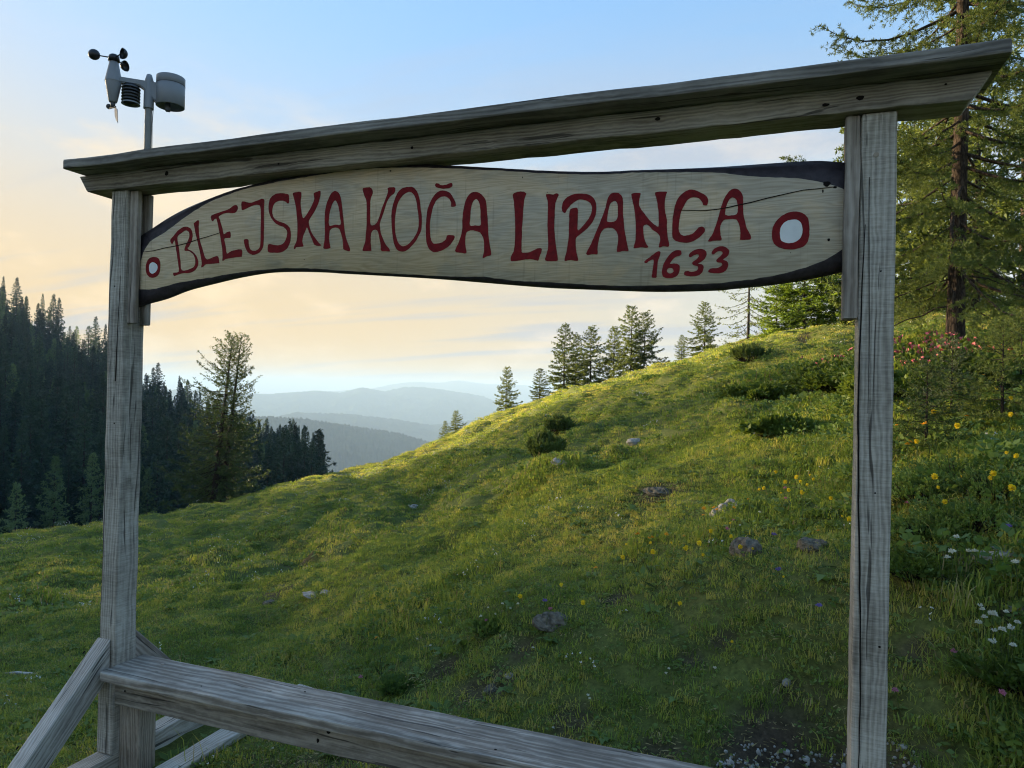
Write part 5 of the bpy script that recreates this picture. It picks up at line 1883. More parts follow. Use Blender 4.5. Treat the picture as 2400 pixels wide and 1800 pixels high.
M['rock'] = plain_mat('lichened_limestone', (0.20, 0.18, 0.14), 0.92, 0.1, 0.0, 34.0, 1.0, (0.040, 0.037, 0.031))
M['rock_pale'] = plain_mat('pale_limestone', (0.42, 0.395, 0.34), 0.9, 0.15, 0.0, 26.0, 0.9, (0.16, 0.15, 0.135))
ROCKS = [(1196, 1345, 0.13, 0.42, 'rock', 'grey rock with leaves round it in the middle of the near slope'),
         (1614, 1195, 0.115, 0.8, 'rock', 'grey jagged rock left of the right post among yellow flowers'),
         (1757, 1185, 0.095, 0.8, 'rock', 'small grey rock close to the left side of the right post'),
         (2170, 1210, 0.16, 0.35, 'rock_pale', 'white limestone slab at the right edge in the herbs'),
         (2110, 1215, 0.09, 0.6, 'rock', 'grey stone beside the white slab at the right edge'),
         (676, 1285, 0.13, 0.3, 'rock_pale', 'larger of two pale flat stones in the left meadow'),
         (704, 1280, 0.08, 0.3, 'rock_pale', 'smaller of two pale flat stones in the left meadow'),
         (582, 1302, 0.10, 0.35, 'rock', 'grey stone in the scrape left of the two pale stones'),
         (608, 1268, 0.08, 0.35, 'rock', 'grey stone at the middle of the scrape in the left meadow'),
         (1210, 1001, 0.13, 0.5, 'rock_pale', 'pale stone beside the two dwarf pines'),
         (1424, 1062, 0.15, 0.4, 'rock', 'dark weathered rock on the slope right of the dwarf pines'),
         (1062, 1492, 0.055, 0.5, 'rock', 'flat grey stone in the bare earth behind the bench'),
         (1102, 1464, 0.04, 0.4, 'rock_pale', 'small pale stone at the upper rim of the bare earth'),
         (668, 1408, 0.05, 0.35, 'rock_pale', 'small pale stone alone in the turf above the bench'),
         (1374, 955, 0.16, 0.5, 'rock_pale', 'little white stone high on the slope'),
         (895, 1098, 0.14, 0.4, 'rock_pale', 'little pale stone halfway up the left slope'),
         (1580, 1098, 0.10, 0.7, 'rock_pale', 'whitish lump among the orange flowers'),
         (1548, 1108, 0.08, 0.7, 'rock_pale', 'smaller whitish lump left of the other among the flowers'),
         (1890, 742, 0.32, 0.45, 'rock', 'dark stump-like rock on the crest just left of the right post'),
         (2195, 1320, 0.05, 0.35, 'rock_pale', 'tiny white stone low at the right edge by the white flowers'),
         (1700, 1478, 0.028, 0.7, 'rock_pale', 'pair-like white pebble in the turf left of the right post')]
for k, (px, py, s, fl, mt, lab) in enumerate(ROCKS):
    x, y, z, t_ = hit_ground(px * S_, py * S_)
    o = link('rock', rock_mesh(300 + k, s * 0.88, s * 0.75, s * fl), M[mt])
    o.location = (x, y, z - s * fl * 0.12)
    o.rotation_euler = (random.uniform(-.15, .15), random.uniform(-.15, .15), random.uniform(0, 6))
    tag(o, lab, 'rock', 'rocks in the meadow')

M['gravel'] = plain_mat('white_limestone_chips', (0.46, 0.44, 0.40), 0.9, 0.1, 0.0, 60.0, 0.3, (0.22, 0.21, 0.19))
# gravel washed out by the right post
rng = np.random.default_rng(5)
g = Geo()
ico = bmesh.new(); bmesh.ops.create_icosphere(ico, subdivisions=1, radius=1.0)
IV = np.array([v.co[:] for v in ico.verts]); IF = np.array([[v.index for v in f.verts] for f in ico.faces]); ico.free()
for k in range(1100):
    a, rr = rng.uniform(0, 6.28), 0.34 * rng.uniform(0, 1) ** 0.8
    x, y = SCRAPE[0] + rr * 1.1 * math.cos(a), SCRAPE[1] - 0.05 + rr * 0.8 * math.sin(a)
    s = rng.uniform(0.003, 0.009) * (2.2 if rng.uniform() < 0.12 else 1)
    if -0.02 < y < 0.14 and 0.03 < x < 0.37:
        continue
    sc = s * rng.uniform(0.6, 1.2, 3)
    jit = 1 + rng.normal(0, 0.14, (len(IV), 1))
    g.add(IV * jit * sc + np.array([x, y, float(ground_z(x, y)) + s * 0.3]), F3=IF)
tag(link('gravel', g.mesh('gravel'), M['gravel']), 'white gravel in the dark scrape at the foot of the right post', None, None, 'stuff')


# ------------------------------------------------------------------ shrubs
def shrub(seed, R_, H, n, leaf, per=3, stem=True, aspect=0.55, upright=0.3):
    rng = np.random.default_rng(seed)
    tg, cg = Geo(), Geo()
    a = rng.uniform(0, 6.28, n)
    f = np.sqrt(rng.uniform(0, 1, n))
    lump = 1 + 0.30 * np.sin(a * 3 + seed) * f + 0.22 * np.sin(a * 5 + 2 * seed + f * 4) + rng.normal(0, 0.10, n)
    top = H * np.sqrt(np.clip(1 - f ** 2.2, 0.02, 1)) * lump
    P = np.stack([R_ * f * np.cos(a) * lump, R_ * f * np.sin(a) * lump, top * rng.uniform(0.55, 1.0, n) + 0.01], 1)
    B = np.stack([P[:, 0] * 0.35, P[:, 1] * 0.35, np.full(n, -0.03)], 1)
    ribbons(tg, B, P, 0.006)
    D = P - B
    D /= np.linalg.norm(D, axis=1, keepdims=True)
    D[:, 2] += upright
    for k in range(3):
        tufts(cg, B + (P - B) * (1 - 0.13 * k) , D, leaf, rng, per=per, aspect=aspect, spread=0.6)
    return tg, cg, P


def pine(seed, R_, H, n, ln=0.055):
    """dwarf mountain pine: rising shoots brushed with needles"""
    rng = np.random.default_rng(seed)
    tg, cg = Geo(), Geo()
    a = rng.uniform(0, 6.28, n)
    f = np.sqrt(rng.uniform(0, 1, n))
    B = np.stack([R_ * 0.45 * f * np.cos(a), R_ * 0.45 * f * np.sin(a), np.zeros(n) - 0.03], 1)
    E_ = np.stack([R_ * f * np.cos(a), R_ * f * np.sin(a), H * (1 - 0.55 * f ** 2) * rng.uniform(0.7, 1.1, n)], 1)
    M_ = (B + E_) / 2 + np.stack([R_ * 0.16 * np.cos(a), R_ * 0.16 * np.sin(a), -0.10 * H * np.ones(n)], 1)
    for i in range(n):
        t = np.linspace(0, 1, 6)[:, None]
        tube(tg, B[i] * (1 - t) ** 2 + 2 * t * (1 - t) * M_[i] + t * t * E_[i], np.linspace(0.012, 0.004, 6), 3)
    k = 46
    t = rng.uniform(0.35, 1.0, (n, k))[:, :, None]
    P = B[:, None] * (1 - t) ** 2 + 2 * t * (1 - t) * M_[:, None] + t * t * E_[:, None]
    D = (E_ - M_)[:, None] + 0 * P
    D /= np.linalg.norm(D, axis=2, keepdims=True)
    tufts(cg, P.reshape(-1, 3), D.reshape(-1, 3), ln, rng, per=2, aspect=0.16, spread=0.5)
    return tg, cg


M['pine_leaf'] = leaf_mat('dwarf_pine_needles', (0.055, 0.090, 0.028), (0.115, 0.160, 0.045), trans=0.35, nscale=2.0)
M['rhodo_leaf'] = leaf_mat('alpine_rose_leaves', (0.055, 0.100, 0.018), (0.135, 0.190, 0.034), trans=0.38, nscale=2.4, spec=0.35)
M['mat_leaf'] = leaf_mat('low_shrub_leaves', (0.075, 0.135, 0.034), (0.165, 0.240, 0.060), trans=0.42, nscale=2.4, spec=0.3)
M['silver_leaf'] = leaf_mat('silvery_sapling_needles', (0.050, 0.075, 0.040), (0.120, 0.150, 0.085), trans=0.35, nscale=2.4)
M['pink'] = plain_mat('pink_petals', (0.50, 0.13, 0.14), 0.6, 0.2, 0.25)


def at_px(px, py):
    x, y, z, t_ = hit_ground(px * S_, py * S_)
    return (x, y, z), t_


# dwarf pines
for k, (px, py, R_, H, n, lab) in enumerate(((1206, 934, .36, .34, 46, 'upper of two dark dwarf pines on the slope'), (1178, 988, .32, .38, 44, 'lower of two dark dwarf pines on the slope'),
                                            (1622, 778, .52, .36, 44, 'dwarf pine on the crest in front of the sparse larch'))):
    loc, t_ = at_px(px, py)
    tg, cg = pine(400 + k, R_, H, n, 0.10)
    root = make_tree('dwarf_pine', (tg, cg), M['pine_leaf'], lab, 'shrub', 'dwarf pines')
    place(root, loc, k * 1.3)
# alpine roses with pink heads
RH = [(1985, 835, .72, .42, 80, 'alpine rose full of pink blossom left of the big larch trunk'), (2040, 845, .55, .36, 60, 'alpine rose with pink blossom at the foot of the big larch'),
      (1945, 865, .50, .30, 14, 'leafy alpine rose with few blossoms right beside the right post'), (1815, 845, .62, .34, 18, 'alpine rose with a few salmon blossoms left of the right post'),
      (1650, 865, .42, .20, 2, 'round leafy shrub on the slope under the bright larches'), (1690, 940, .30, .14, 0, 'low leafy shrub halfway between the pines and the right post')]
for k, (px, py, R_, H, nf, lab) in enumerate(RH):
    loc, t_ = at_px(px, py)
    tg, cg, P = shrub(420 + k, R_, H, 620, 0.055, per=4)
    root = make_tree('alpine_rose' if nf > 4 else 'leafy_shrub', (tg, cg), M['rhodo_leaf'], lab, 'shrub', 'leafy shrubs of the slope')
    if nf:
        rng = np.random.default_rng(430 + k)
        top = P[np.argsort(-P[:, 2] / H + rng.uniform(0, 0.5, len(P)))[:nf]]
        g = Geo()
        tufts(g, top + [0, 0, 0.03], np.array([[0, 0, 0.6]] * nf), 0.034, rng, per=6, aspect=0.85, spread=0.9)
        link('blossom_cluster', g.mesh('blossom_cluster'), M['pink'], root)
    place(root, loc, k * 0.9)
# low mats and herbs on the bank, right of the right post
MATS = [(1990, 1085, .26, .20, 'mat_leaf', 'dark low shrub touching the right post at mid height'), (2070, 1050, .30, .22, 'mat_leaf', 'dark leafy mat in the middle of the right bank'),
        (2150, 1075, .26, .20, 'mat_leaf', 'dark leafy mat toward the right edge of the bank'), (2010, 1165, .20, .15, 'mat_leaf', 'dark shrublet beside the right post above the bright mat'),
        (1975, 1240, .17, .11, 'rhodo_leaf', 'bright yellowish green mat beside the right post'), (2100, 1135, .24, .16, 'mat_leaf', 'dark shrublet above the white slab'),
        (2185, 1480, .13, .09, 'rhodo_leaf', 'yellowish green mat low at the right edge'),
        (1060, 1365, .13, .09, 'mat_leaf', 'leafy tuft at the left end of the grey rock'), (860, 1490, .09, .06, 'mat_leaf', 'leafy tuft below the lone orange flower')]
for k, (px, py, R_, H, mt, lab) in enumerate(MATS):
    loc, t_ = at_px(px, py)
    tg, cg, P = shrub(450 + k, R_ * 1.1, H * 0.7, 300, 0.022, per=4, aspect=0.42)
    place(make_tree('low_shrub', (tg, cg), M[mt], lab, 'shrub', 'low shrubs near the gate'), loc, k)
# young conifers on the bank
SAP = [(2000, 985, 0.66, .40, 'larch_leaf', 'young feathery larch right of the right post among yellow flowers'), (2055, 905, 0.62, .34, 'silver_leaf', 'silvery young larch left of the right-edge sapling'),
       (2165, 915, 0.75, .50, 'larch_leaf', 'wide young larch at the right edge'), (2205, 860, 0.80, .45, 'larch_leaf', 'young larch cut by the right edge below the lit grass')]
for k, (px, py, H, R_, mt, lab) in enumerate(SAP):
    loc, t_ = at_px(px, py)
    q = 5.0                                  # grown at five times the size, then brought to a sapling's
    tr_, cr_ = conifer(470 + k, H * q, R_ * q, base=0.02, nb=52, trunk_r=0.07, tuft=0.17, step=0.075, twig_step=0.12, density=1.0, power=0.6, per=3, aspect=0.22, droop=0.4, seg=6)
    place(make_tree('young_larch' if mt != 'spruce_leaf' else 'young_spruce', (tr_, cr_), M[mt], lab, 'sapling', 'saplings on the bank'), loc, k, 1.0 / q)


# ------------------------------------------------------------------ flowers
def flower_geo(seed, kind, H):
    rng = np.random.default_rng(seed)
    st, hd, ct = Geo(), Geo(), Geo()
    t = np.linspace(0, 1, 6)
    bx, by = rng.normal(0, 0.10, 2) * H
    pts = np.stack([bx * t ** 2, by * t ** 2, H * t], 1)
    tube(st, pts, np.full(6, 0.0016), 4)
    tufts(st, np.array([[0, 0, 0.01]] * 5), np.array([[0, 0, 0.4]] * 5), H * 0.35, rng, aspect=0.16, spread=0.7)
    tip = pts[-1]
    if kind == 'daisy':          # flat ray flower: petals round a disc
        n, ln, w = 13, 0.023, 0.0062
        tl = rng.normal(0, 0.3, 2)
        up = np.array([tl[0], tl[1], 1.0]); up /= np.linalg.norm(up)
        ax = np.cross(up, [1, 0, 0]); ax /= np.linalg.norm(ax); ay = np.cross(up, ax)
        for k in range(n):
            a = 2 * math.pi * k / n + rng.normal(0, 0.06)
            d = math.cos(a) * ax + math.sin(a) * ay
            s = np.cross(up, d)
            L_ = ln * rng.uniform(0.85, 1.1)
            dr = -up * L_ * rng.uniform(-0.1, 0.35)
            hd.add([tip + d * 0.006 - s * w * 0.35, tip + d * 0.006 + s * w * 0.35, tip + d * L_ * 0.7 + s * w * 0.5 + dr * 0.5, tip + d * L_ + dr, tip + d * L_ * 0.7 - s * w * 0.5 + dr * 0.5],
                   F4=[[0, 1, 2, 4]], F3=[[4, 2, 3]])
        ct.add(IV * [0.0085, 0.0085, 0.005] + tip, F3=IF)
    elif kind == 'globe':        # closed round head of folded petals
        n = 44
        d = rng.normal(0, 1, (n, 3)); d /= np.linalg.norm(d, axis=1, keepdims=True)
        ct.add(IV * 0.0105 + tip, F3=IF)
        tufts(hd, tip + d * 0.008, d + [0, 0, 0.4], 0.011, rng, aspect=1.1, spread=0.35)
    else:                        # loose tufted head (scabious, clover)
        n = 46
        d = rng.normal(0, 1, (n, 3)); d[:, 2] = np.abs(d[:, 2]) * 0.7; d /= np.linalg.norm(d, axis=1, keepdims=True)
        ct.add(IV * [0.009, 0.009, 0.005] + tip, F3=IF)
        tufts(hd, tip + d * 0.007, d, 0.012, rng, aspect=0.5, spread=0.35)
    return st, hd, ct


def petal(name, c):
    return leaf_mat(name, tuple(x_ * 0.8 for x_ in c), c, trans=0.25, tcol=(1.1, 1.05, 0.9), nscale=9.0)


M['f_orange'] = petal('orange_petals', (0.85, 0.33, 0.01))
M['f_yellow'] = petal('yellow_petals', (0.86, 0.66, 0.03))
M['f_white'] = petal('cream_petals', (0.66, 0.67, 0.56))
M['f_pink'] = petal('clover_petals', (0.52, 0.20, 0.30))
M['f_violet'] = petal('violet_petals', (0.22, 0.16, 0.50))
M['stem'] = plain_mat('flower_stem', (0.055, 0.085, 0.025), 0.7, 0.2, 0.2)
M['disc_o'] = plain_mat('orange_flower_disc', (0.60, 0.24, 0.01), 0.8, 0.1, 0.2, 300)
FL = {}
for nm, kind, H, mt, cm in (('orange_flower', 'daisy', 0.30, 'f_orange', 'disc_o'), ('yellow_flower', 'globe', 0.26, 'f_yellow', 'f_yellow'), ('white_flower', 'tuft', 0.20, 'f_white', 'f_white'),
                            ('pink_flower', 'tuft', 0.16, 'f_pink', 'f_pink'), ('violet_flower', 'tuft', 0.16, 'f_violet', 'f_violet')):
    FL[nm] = []
    for k in range(2):
        st, hd, ct = flower_geo(500 + k + 7 * len(FL), kind, H)
        root = empty(nm)
        link('stem', st.mesh('stem'), M['stem'], root)
        h_ = link('flower_head', hd.mesh('flower_head'), M[mt], root)
        link('centre', ct.mesh('centre', smooth=True), M[cm], h_)
        root['category'] = 'flower'
        FL[nm].append(root)


FGROUPS = {}


def flower_at(nm, px, py, label, group, s=1.0, H=None):
    """the head stands at a traced point; the stem goes down to the ground under it"""
    proto = FL[nm][random.randrange(2)]
    h = {'orange_flower': .30, 'yellow_flower': .26, 'white_flower': .20, 'pink_flower': .16, 'violet_flower': .16}[nm] * s * 0.97
    # ground point whose standing flower reaches the line of sight
    d = FWD + RT * (px * S_ - 1200) / F_PX - UP * (py * S_ - 900) / F_PX
    d = d / math.hypot(d[0], d[1])
    ts = np.concatenate([np.arange(1.6, 14, 0.02), np.arange(14, 60, 0.1)])
    P = CAM[None, :] + ts[:, None] * d[None, :]
    b = P[:, 2] - h < ground_z(P[:, 0], P[:, 1])
    if not b.any():
        return
    k = int(np.argmax(b))
    x, y = P[k, 0], P[k, 1]
    if XL0 - .3 < x < XR1 + .1 and -0.2 < y < 0.25:
        return
    o = inst(proto, (x, y, float(ground_z(x, y))), random.uniform(0, 6.28), s * 0.82, label, group)
    if group:
        FGROUPS.setdefault(group, []).append(o)


rf = random.Random(77)
O_R = [(1952, 905), (2022, 868), (1992, 903), (2010, 900), (2133, 745), (2145, 741), (2155, 752), (2160, 738), (1955, 940), (1962, 945), (2120, 800), (2075, 882)]
for p_ in O_R:
    flower_at('orange_flower', *p_, 'orange daisy-like flower among the tall herbs right of the right post', 'orange flowers right of the right post', rf.uniform(.85, 1.1))
O_L = [(1365, 1143), (1378, 1141), (1392, 1149), (1410, 1149), (1440, 1137), (1522, 1082), (1552, 1084), (1560, 1088), (1580, 1083), (1625, 1066), (1300, 1212), (1480, 1147), (1530, 1100), (1780, 1135)]
for p_ in O_L:
    flower_at('orange_flower', *p_, 'orange daisy-like flower in the loose drift left of the right post', 'orange flowers left of the right post', rf.uniform(.75, 1.0))
flower_at('orange_flower', 826, 1363, 'lone orange flower on a tall stem above the bench', None, 1.0)
flower_at('orange_flower', 440, 1435, 'orange flower peeping over the far edge of the bench', None, 0.7)
Y_R = [(2170, 968), (2185, 970), (2132, 1018), (2140, 1004), (2082, 1018), (2005, 1010), (2025, 875), (2100, 770), (2080, 745), (2062, 745), (2120, 862), (2145, 830), (2160, 770), (2180, 882), (2190, 850), (1968, 990), (2035, 1068), (1985, 940), (1960, 875), (2110, 790), (2050, 770), (2020, 1045), (2195, 1035), (2072, 905)]
for p_ in Y_R:
    flower_at('yellow_flower', *p_, 'round yellow flower on a thin stem right of the right post', 'yellow flowers right of the right post', rf.uniform(.6, 1.3))
Y_L = [(1705, 1050), (1695, 1032), (1725, 1032), (1748, 1020), (1762, 1028), (1800, 1065), (1660, 1045), (1640, 1050), (1820, 1105), (1690, 1060), (1740, 1040), (1820, 1110), (1400, 1165), (1420, 1178), (1450, 1165), (1480, 1170), (1505, 1158), (1540, 1140), (1575, 1125), (1590, 1150), (1605, 1170), (1630, 1180), (1515, 1190), (1350, 1170), (1345, 1190), (1715, 1020), (1735, 1052), (1680, 1010), (1470, 1290), (1590, 1385), (1210, 1255), (1265, 1292), (1120, 1275), (1020, 1300), (1690, 1245)]
for p_ in Y_L:
    flower_at('yellow_flower', *p_, 'round yellow flower in the drift between the rocks and the right post', 'yellow flowers left of the right post', rf.uniform(.45, 1.05))
W_R = [(2125, 1305), (2142, 1315), (2170, 1312), (2115, 1335), (2165, 1345), (2178, 1340), (2150, 1358), (2185, 1388), (2145, 1372), (2120, 1305), (2130, 1325), (2195, 1335), (2060, 1180), (2090, 1182), (2110, 1178), (2050, 1195), (2200, 1200), (2070, 1150)]
for p_ in W_R:
    flower_at('white_flower', *p_, 'white tufted flower on the bank at the right edge', 'white flowers at the right edge', rf.uniform(.75, 1.15))
W_L = [(1085, 1300), (1102, 1310), (1070, 1322), (1040, 1325), (1055, 1312), (1120, 1300), (1440, 1450), (1445, 1442), (1270, 1500), (1275, 1508), (1545, 1440), (1195, 1570), (1745, 1015), (1770, 1005), (1790, 1010), (1640, 1100), (1600, 1130), (565, 1625), (575, 1600), (588, 1612), (600, 1640), (900, 1375), (930, 1390), (1150, 1395)]
for p_ in W_L:
    flower_at('white_flower', *p_, 'white tufted flower in the turf between bench and right post', 'white flowers in the turf', rf.uniform(.4, .75))
P_ = [(1695, 1048), (1690, 1070), (1590, 1120), (1570, 1135), (1960, 1080), (2085, 805), (2170, 830), (2165, 1485), (1945, 1478), (1050, 1335), (780, 1455), (2060, 1405), (1180, 1310)]
for p_ in P_:
    flower_at('pink_flower', *p_, 'pink clover-like flower dotted in the meadow near the gate', 'pink flowers near the gate', rf.uniform(.6, 1.0))
for p_, lab in (((1172, 1290), 'dark violet flower standing over the grey rock'), ((1778, 1300), 'pale violet flowers beside the right post'), ((2180, 1130), 'violet flower at the right edge above the white slab'), ((1690, 1228), 'small violet flower under the jagged rock'), ((1665, 1145), 'violet flower left of the right post above the small rock')):
    flower_at('violet_flower', *p_, lab, 'violet flowers', 1.0)
for grp, fmt in (('orange flowers right of the right post', 'orange daisy-like flower right of the right post, %s from the post'),
                 ('orange flowers left of the right post', 'orange daisy-like flower in the drift left of the right post, %s from the left'),
                 ('yellow flowers right of the right post', 'round yellow flower on the bank, %s to the right of the right post'),
                 ('yellow flowers left of the right post', 'round yellow flower in the slope drift, %s from the left'),
                 ('white flowers at the right edge', 'white tufted flower on the right bank, %s from the right post'),
                 ('white flowers in the turf', 'white tufted flower in the turf inside the gate, %s from the left'),
                 ('pink flowers near the gate', 'pink clover-like flower in the meadow, %s from the left')):
    number_labels(FGROUPS[grp], fmt, seen_x)
for nm in FL:
    for p_ in FL[nm]:
        if p_.name not in USED:
            for ch in list(p_.children_recursive):
                bpy.data.objects.remove(ch)
            bpy.data.objects.remove(p_)

# ------------------------------------------------------------------ loose wood
o = timber('plank', (-0.055, -0.62, -0.022), (0.055, 0.62, 0.022), M['wood_y'], None, seed=61, bev=0.007)
zp = float(ground_z(-2.60, 0.42))
o.location = (-2.60, 0.42, zp + 0.03)
o.rotation_euler = (0.02, 0.06, -0.05)
tag(o, 'grey plank lying in the grass behind the bench leg', 'plank')
loc, t_ = at_px(60, 1463)
g = Geo()
tube(g, np.array([[-.26, 0, .02], [-.1, .012, .03], [.08, -.01, .03], [.24, .015, .022]]), [0.010, 0.012, 0.010, 0.006], 6)
o = link('stick', g.mesh('stick', smooth=True), M['wood_brace'])
o.location = loc
o.rotation_euler = (0, -0.05, 0.25)
tag(o, 'pale bare stick lying in the turf at the lower left', 'stick')


# ------------------------------------------------------------------ weather station on its pole
def lathe(g, prof, n=28, c=(0, 0, 0)):
    prof = np.array(prof, float)
    a = np.arange(n) * 2 * math.pi / n
    V_ = np.stack([np.outer(prof[:, 0], np.cos(a)) + c[0], np.outer(prof[:, 0], np.sin(a)) + c[1], np.repeat(prof[:, 1:2], n, 1) + c[2]], 2)
    i, j = np.meshgrid(np.arange(n), np.arange(len(prof) - 1))
    i, j = i.ravel(), j.ravel()
    F_ = np.stack([j * n + i, j * n + (i + 1) % n, (j + 1) * n + (i + 1) % n, (j + 1) * n + i], 1)
    g.add(V_.reshape(-1, 3), F4=F_)


M['grey_plastic'] = plain_mat('light_grey_plastic', (0.20, 0.21, 0.225), 0.45, 0.4, 0.06, 8.0)
M['pole'] = plain_mat('galvanised_pole', (0.20, 0.205, 0.20), 0.45, 0.4, 0.12, 30.0)
M['black_plastic'] = plain_mat('black_plastic', (0.012, 0.012, 0.013), 0.4, 0.4, 0.1)
M['dark_plastic'] = plain_mat('dark_grey_plastic', (0.06, 0.062, 0.066), 0.5, 0.4, 0.1)
ws = empty('weather_station', (-2.985, 0.195, 2.2), math.atan2(0.72, 0.80))
tag(ws, 'grey weather station with cup anemometer and rain gauge on a thin pole', 'weather station')


def wpart(name, g, mat, parent=ws, smooth=True):
    o = link(name, g.mesh(name, smooth=smooth), mat, parent)
    return o


ZT = 0.784                                  # arm height over the empty
g = Geo(); lathe(g, [(0.0001, -0.25), (0.0165, -0.25), (0.0165, ZT - 0.02)], 20); wpart('pole', g, M['pole'])
g = Geo()
lathe(g, [(0.0168, ZT - 0.11), (0.024, ZT - 0.11), (0.024, ZT - 0.105), (0.0235, ZT - 0.02), (0.021, ZT + 0.03), (0.012, ZT + 0.062), (0.0001, ZT + 0.068)], 20)
wpart('pole_socket', g, M['grey_plastic'])
for zc_ in (0.30, 0.42):
    g = Geo(); lathe(g, [(0.0166, zc_), (0.0195, zc_), (0.0195, zc_ + 0.012), (0.0166, zc_ + 0.012)], 20); wpart('clamp', g, M['dark_plastic'])
g = Geo(); tube(g, np.array([[0.019, -0.008, 0.28], [0.021, -0.010, 0.45], [0.019, -0.010, 0.60], [0.022, -0.006, ZT - 0.10]]), [0.0022] * 4, 6); wpart('cable', g, M['black_plastic'])
# the arm: a deep curved bracket from the wind head to the gauge
xs = np.linspace(-0.150, 0.055, 16)
top = ZT + 0.025 - 0.0 * xs
low = ZT + 0.0 - 0.075 * sstep(-0.05, 0.05, xs) - 0.004
bm = bmesh.new()
ring = []
for x_, t_, l_ in zip(xs, top, low):
    ring.append([bm.verts.new((x_, s * 0.020, z_)) for s, z_ in ((-1, t_), (1, t_), (1, l_), (-1, l_))])
for a_, b_ in zip(ring[:-1], ring[1:]):
    for k in range(4):
        bm.faces.new((a_[k], a_[(k + 1) % 4], b_[(k + 1) % 4], b_[k]))
bm.faces.new(ring[0]); bm.faces.new(ring[-1][::-1])
bmesh.ops.recalc_face_normals(bm, faces=bm.faces[:])
bmesh.ops.bevel(bm, geom=[e for e in bm.edges if abs(e.calc_face_angle(0)) > 0.6], offset=0.005, segments=2, affect='EDGES')
link('arm', bm_mesh('arm', bm), M['grey_plastic'], ws)
# rain gauge: open drum with a rim, hollow underneath
g = Geo()
lathe(g, [(0.060, ZT + 0.063), (0.066, ZT + 0.066), (0.0675, ZT + 0.064), (0.0675, ZT + 0.030), (0.0655, ZT + 0.028), (0.0655, ZT + 0.025), (0.0675, ZT + 0.023), (0.0675, ZT - 0.082), (0.064, ZT - 0.084), (0.062, ZT - 0.06), (0.0001, ZT - 0.055)], 36, (0.098, 0, 0))
lathe(g, [(0.060, ZT + 0.063), (0.012, ZT + 0.02), (0.0001, ZT + 0.02)], 36, (0.098, 0, 0))
rg_ = wpart('rain_gauge', g, M['grey_plastic'])
g = Geo(); lathe(g, [(0.0682, ZT + 0.0245), (0.0686, ZT + 0.0265), (0.0682, ZT + 0.0285)], 36, (0.098, 0, 0)); wpart('seam', g, M['dark_plastic'], rg_)
bm = bmesh.new()
bmesh.ops.create_cube(bm, size=1.0)
for v in bm.verts: v.co = (0.088 + v.co.x * 0.024, -0.01 + v.co.y * 0.03, ZT - 0.083 + v.co.z * 0.055)
bmesh.ops.bevel(bm, geom=bm.edges[:], offset=0.003, segments=2, affect='EDGES')
link('drain', bm_mesh('drain', bm), M['dark_plastic'], rg_)
# thermometer shield: a stack of dark plates
sh = None
for k in range(6):
    g = Geo()
    z_ = ZT - 0.012 - k * 0.0155
    lathe(g, [(0.0001, z_), (0.036, z_), (0.043, z_ - 0.008), (0.043, z_ - 0.0105), (0.035, z_ - 0.006), (0.0001, z_ - 0.006)], 30, (-0.080, 0, 0))
    wpart('shield_plate', g, M['dark_plastic'] if k < 5 else M['grey_plastic'])
g = Geo(); lathe(g, [(0.0001, ZT - 0.004), (0.032, ZT - 0.004), (0.032, ZT - 0.098), (0.0001, ZT - 0.100)], 24, (-0.080, 0, 0)); wpart('shield_core', g, M['black_plastic'])
# wind head: two cones, cups above, vane below
XH = -0.158
g = Geo()
lathe(g, [(0.0001, ZT + 0.098), (0.018, ZT + 0.098), (0.021, ZT + 0.092), (0.038, ZT + 0.004), (0.0385, ZT - 0.002)], 30, (XH, 0, 0))
wpart('upper_housing', g, M['grey_plastic'])
g = Geo(); lathe(g, [(0.0375, ZT - 0.002), (0.036, ZT - 0.006), (0.0355, ZT - 0.012), (0.020, ZT - 0.098), (0.016, ZT - 0.104), (0.0001, ZT - 0.104)], 30, (XH, 0, 0)); wpart('lower_housing', g, M['grey_plastic'])
hub = Geo(); lathe(hub, [(0.0001, ZT + 0.133), (0.016, ZT + 0.133), (0.0235, ZT + 0.126), (0.0265, ZT + 0.101), (0.0001, ZT + 0.1)], 24, (XH, 0, 0))
hub_o = wpart('cup_hub', hub, M['black_plastic'])
for k, a in enumerate((math.radians(180), math.radians(60), math.radians(-60))):
    g = Geo()
    c = np.array([XH + 0.086 * math.cos(a), 0.086 * math.sin(a), ZT + 0.117])
    tube(g, np.array([[XH + 0.018 * math.cos(a), 0.018 * math.sin(a), ZT + 0.117], c - 0.02 * np.array([math.cos(a), math.sin(a), 0])]), [0.0032, 0.0028], 6)
    # hemispherical cup opening sideways
    n1, n2 = 8, 18
    tdir = np.array([-math.sin(a), math.cos(a), 0.0]); rdir = np.array([math.cos(a), math.sin(a), 0.0]); zdir = np.array([0, 0, 1.0])
    for rr, sgn in ((0.0265, 1), (0.0250, -1)):
        th_ = np.linspace(0.02, math.pi / 2, n1)
        ph = np.arange(n2) * 2 * math.pi / n2
        V_ = c + rr * (np.cos(th_)[:, None, None] * tdir + np.sin(th_)[:, None, None] * (np.cos(ph)[None, :, None] * rdir + np.sin(ph)[None, :, None] * zdir))
        i, j = np.meshgrid(np.arange(n2), np.arange(n1 - 1)); i, j = i.ravel(), j.ravel()
        g.add(V_.reshape(-1, 3), F4=np.stack([j * n2 + i, j * n2 + (i + 1) % n2, (j + 1) * n2 + (i + 1) % n2, (j + 1) * n2 + i], 1))
    wpart('cup', g, M['black_plastic'], hub_o)
g = Geo(); lathe(g, [(0.009, ZT - 0.103), (0.011, ZT - 0.107), (0.011, ZT - 0.128), (0.0001, ZT - 0.130)], 16, (XH, 0, 0))
vn = wpart('vane_hub', g, M['dark_plastic'])
va = math.radians(118)
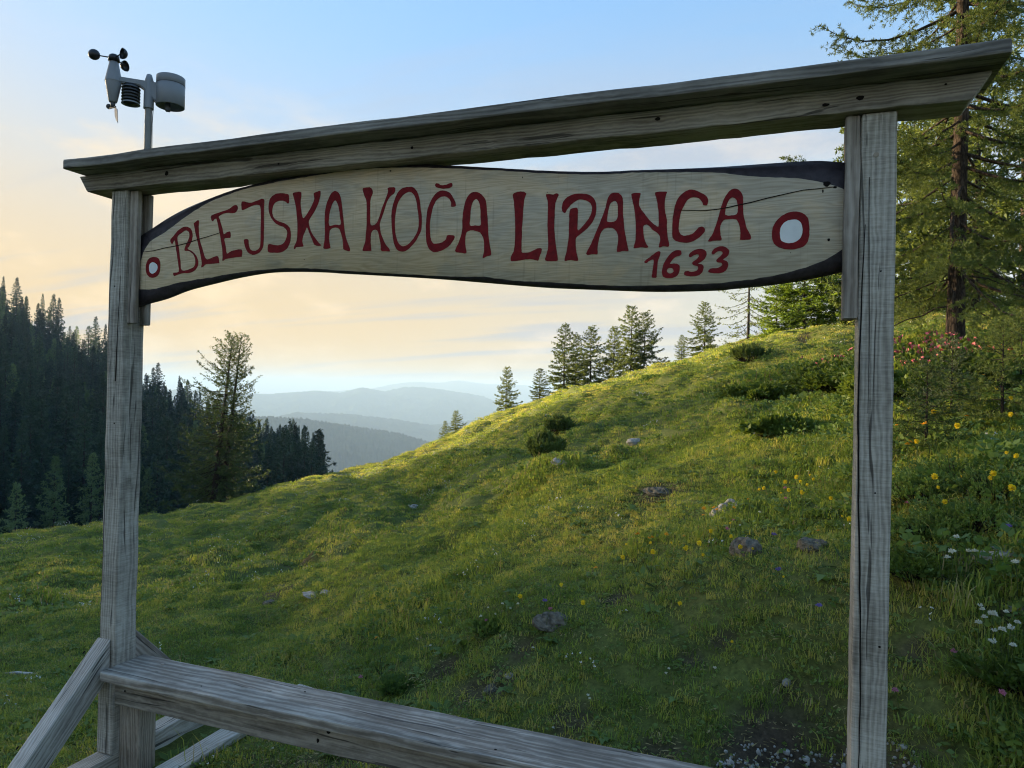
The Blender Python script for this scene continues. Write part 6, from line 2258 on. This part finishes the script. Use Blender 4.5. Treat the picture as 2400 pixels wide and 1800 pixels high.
vd = np.array([math.cos(va), math.sin(va), 0.0])
g = Geo(); lathe(g, [(0.0001, 0.006), (0.010, 0.004), (0.013, 0), (0.010, -0.004), (0.0001, -0.006)], 14)
o = wpart('vane_weight', g, M['dark_plastic'], vn); o.location = (XH + 0.05 * vd[0], 0.05 * vd[1], ZT - 0.112); o.rotation_euler = (0.2, 1.2, va)
g = Geo(); tube(g, np.array([[XH, 0, ZT - 0.122] + 0.048 * vd, [XH, 0, ZT - 0.122] - 0.035 * vd + [0, 0, -0.012]]), [0.004, 0.004], 6); wpart('vane_rod', g, M['dark_plastic'], vn)
bm = bmesh.new()
pr = [(-0.022, -0.130), (-0.058, -0.152), (-0.070, -0.222), (-0.052, -0.207), (-0.030, -0.178)]
vv = []
nrm_ = np.array([-vd[1], vd[0], 0.0]) * 0.0012
fa = [bm.verts.new((XH + vd[0] * q + nrm_[0], vd[1] * q + nrm_[1], ZT + z_)) for q, z_ in pr]
fb2 = [bm.verts.new((XH + vd[0] * q - nrm_[0], vd[1] * q - nrm_[1], ZT + z_)) for q, z_ in pr]
bm.faces.new(fa); bm.faces.new(fb2[::-1])
for k in range(5): bm.faces.new((fa[k], fb2[k], fb2[(k + 1) % 5], fa[(k + 1) % 5]))
bmesh.ops.recalc_face_normals(bm, faces=bm.faces[:])
link('vane_tail', bm_mesh('vane_tail', bm), M['grey_plastic'], vn)

# ------------------------------------------------------------------ the air
def haze_box():
    m, t, out = new_mat('valley_haze')
    v = N(t, 'ShaderNodeVolumePrincipled', inp={'Density': HAZE})
    v.inputs['Color'].default_value = (0.42, 0.60, 0.82, 1)
    v.inputs['Anisotropy'].default_value = 0.0
    t.links.new(v.outputs[0], out.inputs['Volume'])
    bm = bmesh.new()
    bmesh.ops.create_cube(bm, size=1.0)
    for q in bm.verts:
        q.co = (q.co.x * 40000, q.co.y * 40000, -620 + (q.co.z + 0.5) * 755)
    o = link('haze', bm_mesh('haze', bm), m)
    tag(o, kind='stuff')


HAZE = 0.00017
haze_box()
